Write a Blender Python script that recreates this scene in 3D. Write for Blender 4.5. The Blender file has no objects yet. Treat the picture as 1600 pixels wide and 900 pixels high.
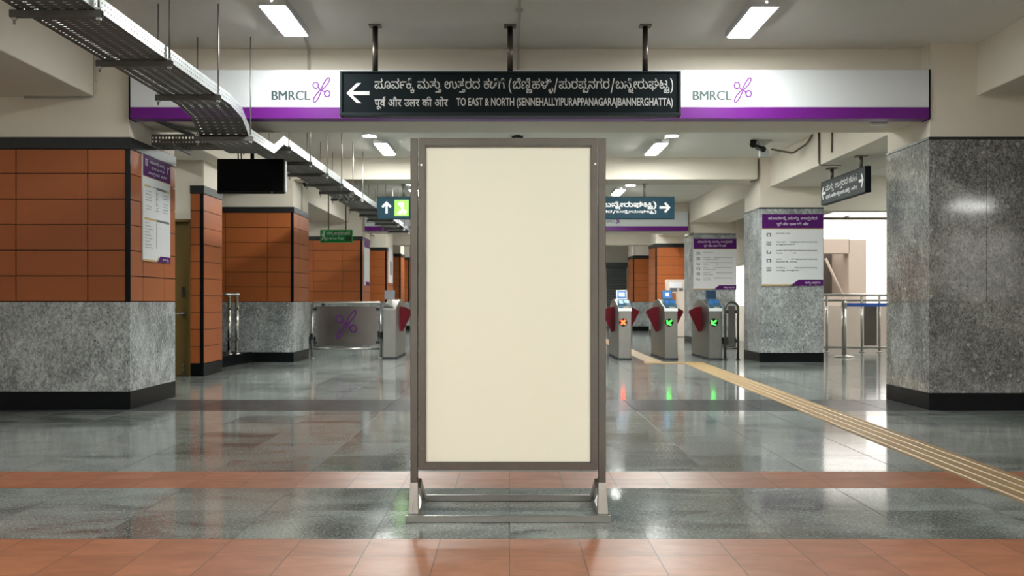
import bpy, bmesh, math, random
from mathutils import Vector, Matrix
random.seed(7)
C = bpy.context.scene.collection
SC = bpy.context.scene
R = math.radians
H, F, VX, VY = 1.05, 1640.0, 796.0, 472.0      # eye height, focal length and vanishing point in a 1600x900 frame


def wx(px, Y): return (px - VX) * Y / F
def wz(py, Y): return H + (VY - py) * Y / F


# ------------------------------------------------------------------ materials
def new_mat(name):
    m = bpy.data.materials.new(name)
    m.use_nodes = True
    nt = m.node_tree
    return m, nt, nt.nodes['Principled BSDF']


def nd(nt, t, **kw):
    n = nt.nodes.new(t)
    for k, v in kw.items():
        if k == 'ins':
            for i, val in v.items():
                if hasattr(val, 'node'):
                    nt.links.new(val, n.inputs[i])
                else:
                    n.inputs[i].default_value = val
        else:
            setattr(n, k, v)
    return n


def mth(nt, op, a, b=0.0, c=0.0):
    return nd(nt, 'ShaderNodeMath', operation=op, ins={0: a, 1: b, 2: c}).outputs[0]


def mix(nt, fac, a, b, mode='MIX'):
    n = nd(nt, 'ShaderNodeMix', data_type='RGBA', blend_type=mode)
    for i, v in ((0, fac), (6, a), (7, b)):
        if hasattr(v, 'node'):
            nt.links.new(v, n.inputs[i])
        else:
            n.inputs[i].default_value = v if i == 0 else (*v[:3], 1)
    return n.outputs[2]


def ramp(nt, fac, stops):
    n = nd(nt, 'ShaderNodeValToRGB', ins={0: fac})
    e = n.color_ramp.elements
    while len(e) < len(stops):
        e.new(0.5)
    for el, (p, c) in zip(e, stops):
        el.position = p
        el.color = (c, c, c, 1) if not isinstance(c, tuple) else (*c, 1)
    return n.outputs[0]


def noise(nt, vec, scale, detail=4.0, rough=0.55, distortion=0.0):
    n = nd(nt, 'ShaderNodeTexNoise', ins={'Scale': scale, 'Detail': detail, 'Roughness': rough, 'Distortion': distortion})
    if vec is not None:
        nt.links.new(vec, n.inputs['Vector'])
    return n.outputs['Fac']


def plain(name, col, rough=0.5, metal=0.0, var=0.0, scale=8.0, spec=0.5, coat=0.0):
    m, nt, b = new_mat(name)
    b.inputs['Base Color'].default_value = (*col, 1)
    b.inputs['Roughness'].default_value = rough
    b.inputs['Metallic'].default_value = metal
    b.inputs['Specular IOR Level'].default_value = spec
    b.inputs['Coat Weight'].default_value = coat
    if var:
        g = nd(nt, 'ShaderNodeNewGeometry').outputs['Position']
        f = noise(nt, g, scale)
        lo = tuple(c * (1 - var) for c in col)
        hi = tuple(min(1, c * (1 + var)) for c in col)
        nt.links.new(mix(nt, f, lo, hi), b.inputs['Base Color'])
        nt.links.new(mth(nt, 'MULTIPLY_ADD', f, 0.15, rough - 0.07), b.inputs['Roughness'])
    return m


def emit(name, col, strength):
    m, nt, b = new_mat(name)
    b.inputs['Base Color'].default_value = (*col, 1)
    b.inputs['Emission Color'].default_value = (*col, 1)
    b.inputs['Emission Strength'].default_value = strength
    return m


def brushed(name, col, rough=0.3, axis=2):
    m, nt, b = new_mat(name)
    g = nd(nt, 'ShaderNodeNewGeometry').outputs['Position']
    s = [90.0, 90.0, 90.0]
    s[axis] = 2.0
    mp = nd(nt, 'ShaderNodeMapping', ins={0: g, 3: tuple(s)}).outputs[0]
    f = noise(nt, mp, 1.0, 3)
    f2 = noise(nt, g, 5.0, 4)
    b.inputs['Metallic'].default_value = 1.0
    nt.links.new(mix(nt, f2, tuple(c * .8 for c in col), tuple(min(1, c * 1.15) for c in col)), b.inputs['Base Color'])
    nt.links.new(mth(nt, 'MULTIPLY_ADD', f, 0.22, rough - 0.1), b.inputs['Roughness'])
    return m


def seam_mask(nt, pos, sx, sy, ox, oy, w):
    x = nd(nt, 'ShaderNodeSeparateXYZ', ins={0: pos})
    px = mth(nt, 'PINGPONG', mth(nt, 'ADD', x.outputs[0], ox), sx / 2)
    py = mth(nt, 'PINGPONG', mth(nt, 'ADD', x.outputs[1], oy), sy / 2)
    k = mth(nt, 'MINIMUM', px, py)
    tx = mth(nt, 'FLOOR', mth(nt, 'DIVIDE', mth(nt, 'ADD', x.outputs[0], ox), sx))
    ty = mth(nt, 'FLOOR', mth(nt, 'DIVIDE', mth(nt, 'ADD', x.outputs[1], oy), sy))
    tid = nd(nt, 'ShaderNodeCombineXYZ', ins={0: tx, 1: ty}).outputs[0]
    wn = nd(nt, 'ShaderNodeTexWhiteNoise', noise_dimensions='3D', ins={0: tid})
    return mth(nt, 'LESS_THAN', k, w), wn.outputs['Value'], tid


def floor_granite(name, base, dark, light, seam, oy, rough, w=.0034, seam_col=(.03, .03, .03), spec=.42):
    m, nt, b = new_mat(name)
    g = nd(nt, 'ShaderNodeNewGeometry').outputs['Position']
    sm, rnd, tid = seam_mask(nt, g, .612, .632, 0.0, oy, w)
    # each slab carries its own piece of veining: shift the pattern per slab
    off = nd(nt, 'ShaderNodeVectorMath', operation='SCALE', ins={0: tid, 3: 3.7}).outputs[0]
    vec = nd(nt, 'ShaderNodeVectorMath', operation='ADD', ins={0: g, 1: off}).outputs[0]
    vm = nd(nt, 'ShaderNodeMapping', ins={0: vec, 2: (0, 0, .35), 3: (1.2, 1.9, 1)}).outputs[0]
    veins = noise(nt, vm, 1.1, 4, .55, 1.0)
    blot = noise(nt, g, .55, 3, .5, .6)
    f = mth(nt, 'ADD', mth(nt, 'MULTIPLY', veins, .75), mth(nt, 'MULTIPLY', blot, .45))
    f = mth(nt, 'ADD', f, mth(nt, 'MULTIPLY', mth(nt, 'SUBTRACT', rnd, .5), .14))
    col = mix(nt, ramp(nt, f, [(.47, 0.0), (.53, .45), (.68, 1.0)]), dark, base)
    spk = noise(nt, g, 62, 4, .8)
    col = mix(nt, ramp(nt, spk, [(.52, 0.0), (.64, .8)]), col, light)
    col = mix(nt, ramp(nt, noise(nt, g, 75, 4, .75), [(.53, 0.0), (.64, .75)]), col, tuple(c * .35 for c in dark))
    col = mix(nt, sm, col, seam_col)
    nt.links.new(col, b.inputs['Base Color'])
    rr = mth(nt, 'MULTIPLY_ADD', noise(nt, g, 3.0, 5), .09, rough - .045)
    nt.links.new(mth(nt, 'MULTIPLY_ADD', sm, .5, rr), b.inputs['Roughness'])
    b.inputs['Specular IOR Level'].default_value = spec
    return m


def terracotta_floor(name, oy):
    m, nt, b = new_mat(name)
    g = nd(nt, 'ShaderNodeNewGeometry').outputs['Position']
    sm, rnd, tid = seam_mask(nt, g, .306, .317 if oy < -4 and oy > -5 else .295, 0.0, oy, .0026)
    off = nd(nt, 'ShaderNodeVectorMath', operation='SCALE', ins={0: tid, 3: 2.3}).outputs[0]
    vec = nd(nt, 'ShaderNodeVectorMath', operation='ADD', ins={0: g, 1: off}).outputs[0]
    vm = nd(nt, 'ShaderNodeMapping', ins={0: vec, 3: (2.0, 5.0, 1)}).outputs[0]
    f = noise(nt, vm, 2.2, 5, .55, .8)
    f = mth(nt, 'ADD', f, mth(nt, 'MULTIPLY', mth(nt, 'SUBTRACT', rnd, .5), .25))
    col = mix(nt, ramp(nt, f, [(.3, 0.0), (.7, 1.0)]), (.285, .105, .055), (.40, .158, .085))
    col = mix(nt, sm, col, (.11, .065, .048))
    nt.links.new(col, b.inputs['Base Color'])
    nt.links.new(mth(nt, 'MULTIPLY_ADD', noise(nt, g, 4.0, 4), .16, .30), b.inputs['Roughness'])
    b.inputs['Specular IOR Level'].default_value = .35
    return m


def wall_granite(name, base, dark, light, rough, sc=70.0):
    m, nt, b = new_mat(name)
    g = nd(nt, 'ShaderNodeNewGeometry').outputs['Position']
    mp = nd(nt, 'ShaderNodeMapping', ins={0: g, 2: (.3, .5, .2), 3: (1.0, 1.0, .62)}).outputs[0]
    n1 = noise(nt, mp, sc, 5, .72, .5)
    n2 = noise(nt, mp, sc * .33, 4, .7, 1.2)
    n3 = noise(nt, g, 2.0, 4, .5, .8)
    f = mth(nt, 'ADD', mth(nt, 'MULTIPLY', n1, .62), mth(nt, 'MULTIPLY', n2, .42))
    f = mth(nt, 'ADD', f, mth(nt, 'MULTIPLY_ADD', n3, .3, -.17))
    col = mix(nt, ramp(nt, f, [(.42, 0.0), (.57, 1.0)]), dark, base)
    col = mix(nt, ramp(nt, f, [(.57, 0.0), (.68, 1.0)]), col, light)
    gw = nd(nt, 'ShaderNodeVectorMath', operation='ADD', ins={0: g, 1: nd(nt, 'ShaderNodeVectorMath', operation='SCALE', ins={0: nd(nt, 'ShaderNodeTexNoise', ins={'Vector': g, 'Scale': 40.0}).outputs['Color'], 3: .05}).outputs[0]}).outputs[0]
    v = nd(nt, 'ShaderNodeTexVoronoi', ins={'Vector': gw, 'Scale': 13.0, 'Randomness': 1.0})
    col = mix(nt, ramp(nt, v.outputs['Distance'], [(.10, .75), (.17, 0.0)]), col, tuple(c * .3 for c in dark))
    v2 = nd(nt, 'ShaderNodeTexVoronoi', ins={'Vector': nd(nt, 'ShaderNodeMapping', ins={0: gw, 1: (3.3, 1.7, 9.1)}).outputs[0], 'Scale': 7.0})
    col = mix(nt, ramp(nt, v2.outputs['Distance'], [(.07, .8), (.16, 0.0)]), col, light)
    nt.links.new(col, b.inputs['Base Color'])
    nt.links.new(mth(nt, 'MULTIPLY_ADD', n2, .06, rough - .03), b.inputs['Roughness'])
    return m


def tile_clay(name):
    m, nt, b = new_mat(name)
    g = nd(nt, 'ShaderNodeNewGeometry').outputs['Position']
    isl = nd(nt, 'ShaderNodeNewGeometry').outputs['Random Per Island']
    f = mth(nt, 'ADD', mth(nt, 'MULTIPLY', noise(nt, g, 2.2, 3), .6), mth(nt, 'MULTIPLY', isl, .4))
    col = mix(nt, f, (.32, .088, .024), (.40, .115, .034))
    nt.links.new(mix(nt, ramp(nt, noise(nt, g, 160, 2), [(.55, 0.0), (.75, .3)]), col, (.18, .05, .02)), b.inputs['Base Color'])
    b.inputs['Roughness'].default_value = .42
    b.inputs['Specular IOR Level'].default_value = .25
    return m


def plaster(name, col, var=.07):
    m, nt, b = new_mat(name)
    g = nd(nt, 'ShaderNodeNewGeometry').outputs['Position']
    f = noise(nt, g, .9, 5, .6, .4)
    nt.links.new(mix(nt, f, tuple(c * (1 - var) for c in col), tuple(c * (1 + var) for c in col)), b.inputs['Base Color'])
    b.inputs['Roughness'].default_value = .75
    b.inputs['Specular IOR Level'].default_value = .1
    bp = nd(nt, 'ShaderNodeBump', ins={'Strength': .05, 'Distance': .01, 'Height': noise(nt, g, 60, 3)})
    nt.links.new(bp.outputs[0], b.inputs['Normal'])
    return m


M = {}
M['granite_floor'] = floor_granite('polished grey granite', (.285, .312, .297), (.085, .095, .092), (.52, .55, .53), 0, -5.286, .095)
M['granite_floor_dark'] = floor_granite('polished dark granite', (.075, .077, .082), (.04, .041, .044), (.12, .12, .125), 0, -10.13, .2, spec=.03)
M['terracotta_near'] = terracotta_floor('terracotta floor tile', -4.654)
M['terracotta_far'] = terracotta_floor('terracotta floor tile stripe', -5.918)
M['granite'] = wall_granite('speckled grey granite', (.43, .45, .455), (.17, .18, .183), (.62, .64, .65), .22, 58)
M['granite_brown'] = wall_granite('speckled warm granite', (.33, .325, .305), (.095, .095, .092), (.52, .51, .485), .075, 70)
M['black_granite'] = plain('black granite', (.005, .006, .007), .3, var=.3, scale=40, spec=.12)
M['grey_stone'] = plain('charcoal cornice stone', (.018, .019, .020), .4, var=.25, scale=25, spec=.25)
M['clay'] = tile_clay('orange clay tile')
M['grout'] = plain('pale grout', (.30, .30, .29), .7)
M['joint'] = plain('dark joint', (.012, .009, .008), .8)
M['cream'] = plaster('cream plaster', (.72, .66, .57))
M['ceiling'] = plaster('off white ceiling paint', (.80, .77, .71), .04)
M['steel'] = brushed('brushed stainless steel', (.47, .46, .43), .30)
M['steel_h'] = brushed('brushed stainless steel bar', (.27, .265, .245), .30, 0)
M['steel_warm'] = brushed('worn stainless steel', (.125, .112, .098), .34)
M['steel_warm_h'] = brushed('worn stainless steel bar', (.125, .112, .098), .34, 0)
M['gate_steel'] = brushed('satin gate steel', (.30, .295, .28), .36)
M['chrome'] = plain('bright steel', (.75, .74, .71), .16, 1.0)
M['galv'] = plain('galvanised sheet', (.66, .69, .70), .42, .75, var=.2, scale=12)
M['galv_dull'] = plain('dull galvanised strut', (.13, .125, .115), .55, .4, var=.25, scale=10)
M['rod'] = plain('threaded steel rod', (.30, .29, .27), .4, .8)
M['pipe_brown'] = plain('dark painted pipe', (.13, .115, .09), .45, .3)
M['pvc'] = plain('grey plastic conduit', (.42, .40, .36), .5)
M['poster_cream'] = plain('cream poster sheet', (.885, .84, .70), .55, spec=.2)
M['sign_dark'] = plain('matte black green sign face', (.009, .0145, .0175), .6, spec=.12)
M['sign_frame'] = plain('dark grey sign frame', (.025, .032, .037), .5, .0, spec=.15)
M['sign_teal'] = plain('dark teal sign face', (.012, .045, .068), .55, spec=.15)
M['sign_text'] = plain('light grey lettering', (.66, .67, .66), .5)
M['white_text'] = plain('white lettering', (.85, .86, .85), .5)
M['fascia_white'] = plain('white fascia sheet', (.70, .72, .74), .35, spec=.3)
M['fascia_purple'] = plain('purple fascia sheet', (.135, .010, .20), .35, spec=.3)
M['logo_purple'] = plain('purple emblem', (.20, .035, .30), .4)
M['logo_text'] = plain('dark green grey lettering', (.03, .065, .065), .5)
M['poster_white'] = plain('white poster sheet', (.72, .73, .75), .55, spec=.12)
M['poster_purple'] = plain('purple poster print', (.085, .012, .125), .55, spec=.1)
M['poster_tan'] = plain('tan poster print', (.55, .38, .17), .4)
M['print_grey'] = plain('grey print', (.12, .12, .13), .5)
M['print_pale'] = plain('pale purple print', (.55, .47, .60), .5)
M['lime'] = emit('backlit lime pictogram', (.25, .72, .06), .5)
M['lime_white'] = emit('backlit white pictogram', (.85, 1, .75), .8)
M['green_sign'] = plain('green sign face', (.015, .33, .08), .5, spec=.2)
M['green_dark'] = plain('dark green sign face', (.006, .06, .015), .4)
M['black_plastic'] = plain('black plastic', (.006, .006, .007), .4, spec=.2)
M['screen'] = plain('switched off screen', (.003, .003, .004), .3, spec=.08)
M['bezel_silver'] = plain('silver bezel', (.45, .46, .47), .35, .6)
M['red_flap'] = plain('dark red gate flap', (.115, .006, .012), .5, spec=.15)
M['reader_blue'] = plain('blue reader panel', (.03, .10, .17), .3)
M['reader_navy'] = plain('navy reader panel', (.015, .035, .07), .3)
M['lip_white'] = plain('white gate lip', (.82, .84, .85), .3)
M['display_blue'] = emit('lit blue screen', (.025, .115, .33), .55)
M['display_white'] = emit('lit pale screen', (.42, .60, .72), .65)
M['icon_white'] = emit('lit white icon', (.8, .95, 1.0), 1.0)
M['led_red'] = emit('lit red cross', (1.0, .08, .02), 5.0)
M['led_green'] = emit('lit green arrow', (.05, 1.0, .06), 4.0)
M['glass'] = plain('tinted steel sheet', (.19, .178, .165), .24, 1.0, var=.2, scale=3)
M['tactile'] = plain('tan tactile tile', (.37, .245, .115), .45, var=.16, scale=5)
M['door_brown'] = plain('brown painted door', (.145, .092, .026), .38, var=.12, scale=3)
M['belt_blue'] = plain('blue belt webbing', (.02, .08, .34), .7)
M['shutter'] = plain('grey roller shutter', (.09, .10, .10), .45, .3)
M['outside'] = plaster('weathered concrete', (.62, .53, .46), .12)
M['outside_dark'] = plaster('concrete painted as shade', (.16, .14, .13), .15)  # shade of the stair opening put into the concrete colour
M['outside_ground'] = plaster('outdoor paving', (.5, .46, .42), .1)
M['lamp_white'] = emit('lit lamp diffuser', (.965, 1.0, .955), 180.0)
M['lamp_soft'] = emit('lit dimmed lamp diffuser', (.965, 1.0, .965), 80.0)  # dimmed copy of the lamp, keeps the near fascia from washing out
M['lamp_housing'] = plain('white lamp housing', (.62, .63, .63), .4)
M['indicator'] = emit('lit indicator', (1, 1, 1), 4.0)


# ------------------------------------------------------------------ mesh helpers
class MB:
    """collects shapes in world coordinates, builds ONE mesh object"""
    def __init__(self):
        self.v, self.f, self.m, self.mats, self.smooth = [], [], [], [], []
        self.cur = 0
        self.sm = False

    def use(self, mat):
        if mat not in self.mats:
            self.mats.append(mat)
        self.cur = self.mats.index(mat)
        return self

    def face(self, idx):
        self.f.append(idx)
        self.m.append(self.cur)
        self.smooth.append(self.sm)

    def quad(self, *p):
        b = len(self.v)
        self.v += [tuple(q) for q in p]
        self.face(tuple(range(b, b + len(p))))

    def box(self, x0, x1, y0, y1, z0, z1):
        if x0 > x1: x0, x1 = x1, x0
        if y0 > y1: y0, y1 = y1, y0
        if z0 > z1: z0, z1 = z1, z0
        b = len(self.v)
        self.v += [(x0, y0, z0), (x1, y0, z0), (x1, y1, z0), (x0, y1, z0), (x0, y0, z1), (x1, y0, z1), (x1, y1, z1), (x0, y1, z1)]
        for q in ((0, 3, 2, 1), (4, 5, 6, 7), (0, 1, 5, 4), (1, 2, 6, 5), (2, 3, 7, 6), (3, 0, 4, 7)):
            self.face(tuple(b + i for i in q))
        return self

    def hexa(self, pts):
        """8 corners ordered as box"""
        b = len(self.v)
        self.v += [tuple(p) for p in pts]
        for q in ((0, 3, 2, 1), (4, 5, 6, 7), (0, 1, 5, 4), (1, 2, 6, 5), (2, 3, 7, 6), (3, 0, 4, 7)):
            self.face(tuple(b + i for i in q))
        return self

    def prism(self, poly, d0, d1, to3):
        """2D polygon (counter-clockwise) extruded from d0 to d1; to3(a, b, d) -> 3D"""
        b = len(self.v)
        n = len(poly)
        self.v += [tuple(to3(a, c, d0)) for a, c in poly] + [tuple(to3(a, c, d1)) for a, c in poly]
        self.face(tuple(b + i for i in range(n)))
        self.face(tuple(b + n + i for i in reversed(range(n))))
        for i in range(n):
            j = (i + 1) % n
            self.face((b + i, b + n + i, b + n + j, b + j))
        return self

    def tube(self, pts, r, n=10, closed=False, caps=True, flat=None):
        """round tube through pts; flat = (direction, factor) squashes it"""
        pts = [Vector(p) for p in pts]
        k = len(pts)
        b = len(self.v)
        up = None
        sm, self.sm = self.sm, True
        for i, p in enumerate(pts):
            if closed:
                t = (pts[(i + 1) % k] - pts[i - 1]).normalized()
            else:
                t = (pts[min(i + 1, k - 1)] - pts[max(i - 1, 0)]).normalized()
            if up is None:
                up = Vector((0, 0, 1)) if abs(t.z) < .9 else Vector((0, 1, 0))
            s = t.cross(up)
            if s.length < 1e-5:
                s = t.cross(Vector((1, 0, 0)))
            s.normalize()
            u = s.cross(t).normalized()
            up = u
            for a in range(n):
                an = 2 * math.pi * a / n
                d = s * (r * math.cos(an)) + u * (r * math.sin(an))
                if flat:
                    ax = Vector(flat[0])
                    d -= ax * d.dot(ax) * (1 - flat[1])
                self.v.append(tuple(p + d))
        m = k if closed else k - 1
        for i in range(m):
            j = (i + 1) % k
            for a in range(n):
                c = (a + 1) % n
                self.face((b + i * n + a, b + j * n + a, b + j * n + c, b + i * n + c))
        self.sm = sm
        if caps and not closed:
            self.face(tuple(b + a for a in range(n)))
            self.face(tuple(b + (k - 1) * n + a for a in reversed(range(n))))
        return self

    def cyl(self, p0, p1, r, n=16):
        return self.tube([p0, p1], r, n)

    def lathe(self, prof, cx, cy, n=24):
        b = len(self.v)
        sm, self.sm = self.sm, True
        for r, z in prof:
            for a in range(n):
                an = 2 * math.pi * a / n
                self.v.append((cx + r * math.cos(an), cy + r * math.sin(an), z))
        for i in range(len(prof) - 1):
            for a in range(n):
                c = (a + 1) % n
                self.face((b + i * n + a, b + i * n + c, b + (i + 1) * n + c, b + (i + 1) * n + a))
        self.sm = sm
        self.face(tuple(b + a for a in reversed(range(n))))
        self.face(tuple(b + (len(prof) - 1) * n + a for a in range(n)))
        return self

    def disc(self, c, ax, r, th, n=24):
        c, ax = Vector(c), Vector(ax).normalized()
        return self.tube([c, c + ax * th], r, n)

    def flat_mesh(self, verts, faces, to3):
        b = len(self.v)
        self.v += [tuple(to3(x, y)) for x, y in verts]
        for f in faces:
            self.face(tuple(b + i for i in f))
        return self

    def build(self, name, mat=None, parent=None, bevel=0.0):
        o = Vector((0, 0, 0)) if parent is None else world_loc(parent)
        me = bpy.data.meshes.new(name)
        me.from_pydata([(x - o.x, y - o.y, z - o.z) for x, y, z in self.v], [], self.f)
        mats = self.mats if self.mats else [mat]
        for k in mats:
            me.materials.append(M[k])
        if self.mats:
            me.polygons.foreach_set('material_index', self.m)
        me.polygons.foreach_set('use_smooth', self.smooth)
        me.update()
        ob = bpy.data.objects.new(name, me)
        C.objects.link(ob)
        if parent is not None:
            ob.parent = parent
        if bevel:
            bv = ob.modifiers.new('bevel', 'BEVEL')
            bv.width = bevel
            bv.segments = 2
            bv.limit_method = 'ANGLE'
            bv.harden_normals = False
        return ob


def world_loc(o):
    p = Vector((0, 0, 0))
    while o is not None:
        p += o.location
        o = o.parent
    return p


def tag(o, label=None, cat=None, group=None, kind=None):
    if label: o['label'] = label
    if cat: o['category'] = cat
    if group: o['group'] = group
    if kind: o['kind'] = kind
    return o


def thing(name, loc, label, cat, group=None, kind=None):
    o = bpy.data.objects.new(name, None)
    o.empty_display_size = .1
    C.objects.link(o)
    o.location = loc
    return tag(o, label, cat, group, kind)


def struct(name, mb, mat, label, cat, bevel=0.0):
    return tag(mb.build(name, mat, None, bevel), label, cat, None, 'structure')


def copy_tree(o, parent=None):
    c = o.copy()
    C.objects.link(c)
    c.parent = parent
    for ch in o.children:
        copy_tree(ch, c)
    return c


# ------------------------------------------------------------------ lettering
def text_shape(body, bold=0.0):
    """2D outline faces of Latin lettering, from the built-in typeface: (verts, faces)"""
    cu = bpy.data.curves.new('lettering', 'FONT')
    cu.body = body
    cu.size = 1.0
    cu.resolution_u = 3
    cu.offset = bold
    ob = bpy.data.objects.new('lettering', cu)
    C.objects.link(ob)
    bpy.context.view_layer.update()
    dg = bpy.context.evaluated_depsgraph_get()
    me = bpy.data.meshes.new_from_object(ob.evaluated_get(dg))
    vs = [(v.co.x, v.co.y) for v in me.vertices]
    fs = [tuple(p.vertices) for p in me.polygons]
    bpy.data.meshes.remove(me)
    bpy.data.objects.remove(ob)
    bpy.data.curves.remove(cu)
    return vs, fs


GLYPH_CACHE = {}


def glyph_shape(key, bold):
    if (key, bold) in GLYPH_CACHE:
        return GLYPH_CACHE[(key, bold)]
    V, FS = [], []
    for grp in GLYPHS[key].split('/'):
        cu = bpy.data.curves.new('lettering', 'CURVE')
        cu.dimensions = '2D'
        cu.fill_mode = 'BOTH'
        cu.offset = bold
        for cont in grp.split(';'):
            pts = [tuple(float(q) / 1000 for q in p.split(',')) for p in cont.split()]
            sp = cu.splines.new('POLY')
            sp.points.add(len(pts) - 1)
            for q, (x, y) in zip(sp.points, pts):
                q.co = (x, y, 0, 1)
            sp.use_cyclic_u = True
        ob = bpy.data.objects.new('lettering', cu)
        C.objects.link(ob)
        bpy.context.view_layer.update()
        me = bpy.data.meshes.new_from_object(ob.evaluated_get(bpy.context.evaluated_depsgraph_get()))
        b = len(V)
        V += [(v.co.x, v.co.y) for v in me.vertices]
        FS += [tuple(b + i for i in p.vertices) for p in me.polygons]
        bpy.data.meshes.remove(me)
        bpy.data.objects.remove(ob)
        bpy.data.curves.remove(cu)
    GLYPH_CACHE[(key, bold)] = (V, FS)
    return V, FS


def script_shape(words, bold=0.0):
    """a line of Kannada or Devanagari from stored letter outlines: (verts, faces)"""
    V, FS = [], []
    x0 = None
    for w in words:
        for key, px, py in w:
            vs, fs = glyph_shape(key, bold)
            b = len(V)
            V += [(x + px / 1000, y + py / 1000) for x, y in vs]
            FS += [tuple(b + i for i in f) for f in fs]
    return V, FS


def fit(shape, a0, a1, b0, b1, keep=False):
    """scale a shape into the rectangle a0..a1, b0..b1"""
    vs, fs = shape
    xs = [v[0] for v in vs]
    ys = [v[1] for v in vs]
    x0, x1, y0, y1 = min(xs), max(xs), min(ys), max(ys)
    sx, sy = (a1 - a0) / (x1 - x0), (b1 - b0) / (y1 - y0)
    return [(a0 + (x - x0) * sx, b0 + (y - y0) * sy) for x, y in vs], fs


def arrow_poly(cx, cy, s, ang):
    """arrow outline pointing along ang: list of 2D polygons"""
    t = .13 * s
    polys = [[(-.5 * s, -t * .8), (.36 * s, -t * .8), (.36 * s, t * .8), (-.5 * s, t * .8)]]
    for sg in (1, -1):
        p = [(.5 * s, 0), (.5 * s - .25 * s, 0), (-.06 * s, sg * .5 * s - sg * .0), (.14 * s, sg * .5 * s)]
        polys.append(p if sg > 0 else p[::-1])
    c, sn = math.cos(ang), math.sin(ang)
    return [[(cx + x * c - y * sn, cy + x * sn + y * c) for x, y in p] for p in polys]


def rect(a0, a1, b0, b1): return [(a0, b0), (a1, b0), (a1, b1), (a0, b1)]


def emblem_curves():
    """the four-looped emblem: unit square, list of closed polylines"""
    out = []
    # two long loops crossing at the middle, along one diagonal, and two short round ones along the other
    def loop(cx, cy, ang, ln, wd, n=26, tip=.0):
        pts = []
        for i in range(n):
            t = 2 * math.pi * i / n
            x = ln * (1 - math.cos(t)) / 2
            y = wd * math.sin(t) * (.35 + .65 * x / ln)
            c, s = math.cos(ang), math.sin(ang)
            pts.append((cx + x * c - y * s, cy + x * s + y * c))
        return pts
    out.append((loop(.48, .50, R(46), .67, .12), True))
    out.append((loop(.52, .54, R(228), .67, .125), True))
    for cx, cy in ((.19, .70), (.83, .37)):
        out.append(([(cx + .15 * math.cos(2 * math.pi * i / 18), cy + .12 * math.sin(2 * math.pi * i / 18)) for i in range(18)], True))
    out.append(([(.31, .63), (.42, .55), (.5, .52), (.6, .48), (.70, .42)], False))
    return out


def emblem(mb, to3, a0, a1, b0, b1, r, nrm):
    for pts, cl in emblem_curves():
        mb.tube([to3(a0 + x * (a1 - a0), b0 + y * (b1 - b0)) for x, y in pts], r, 6, closed=cl, flat=(nrm, .25))
    return mb

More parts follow.
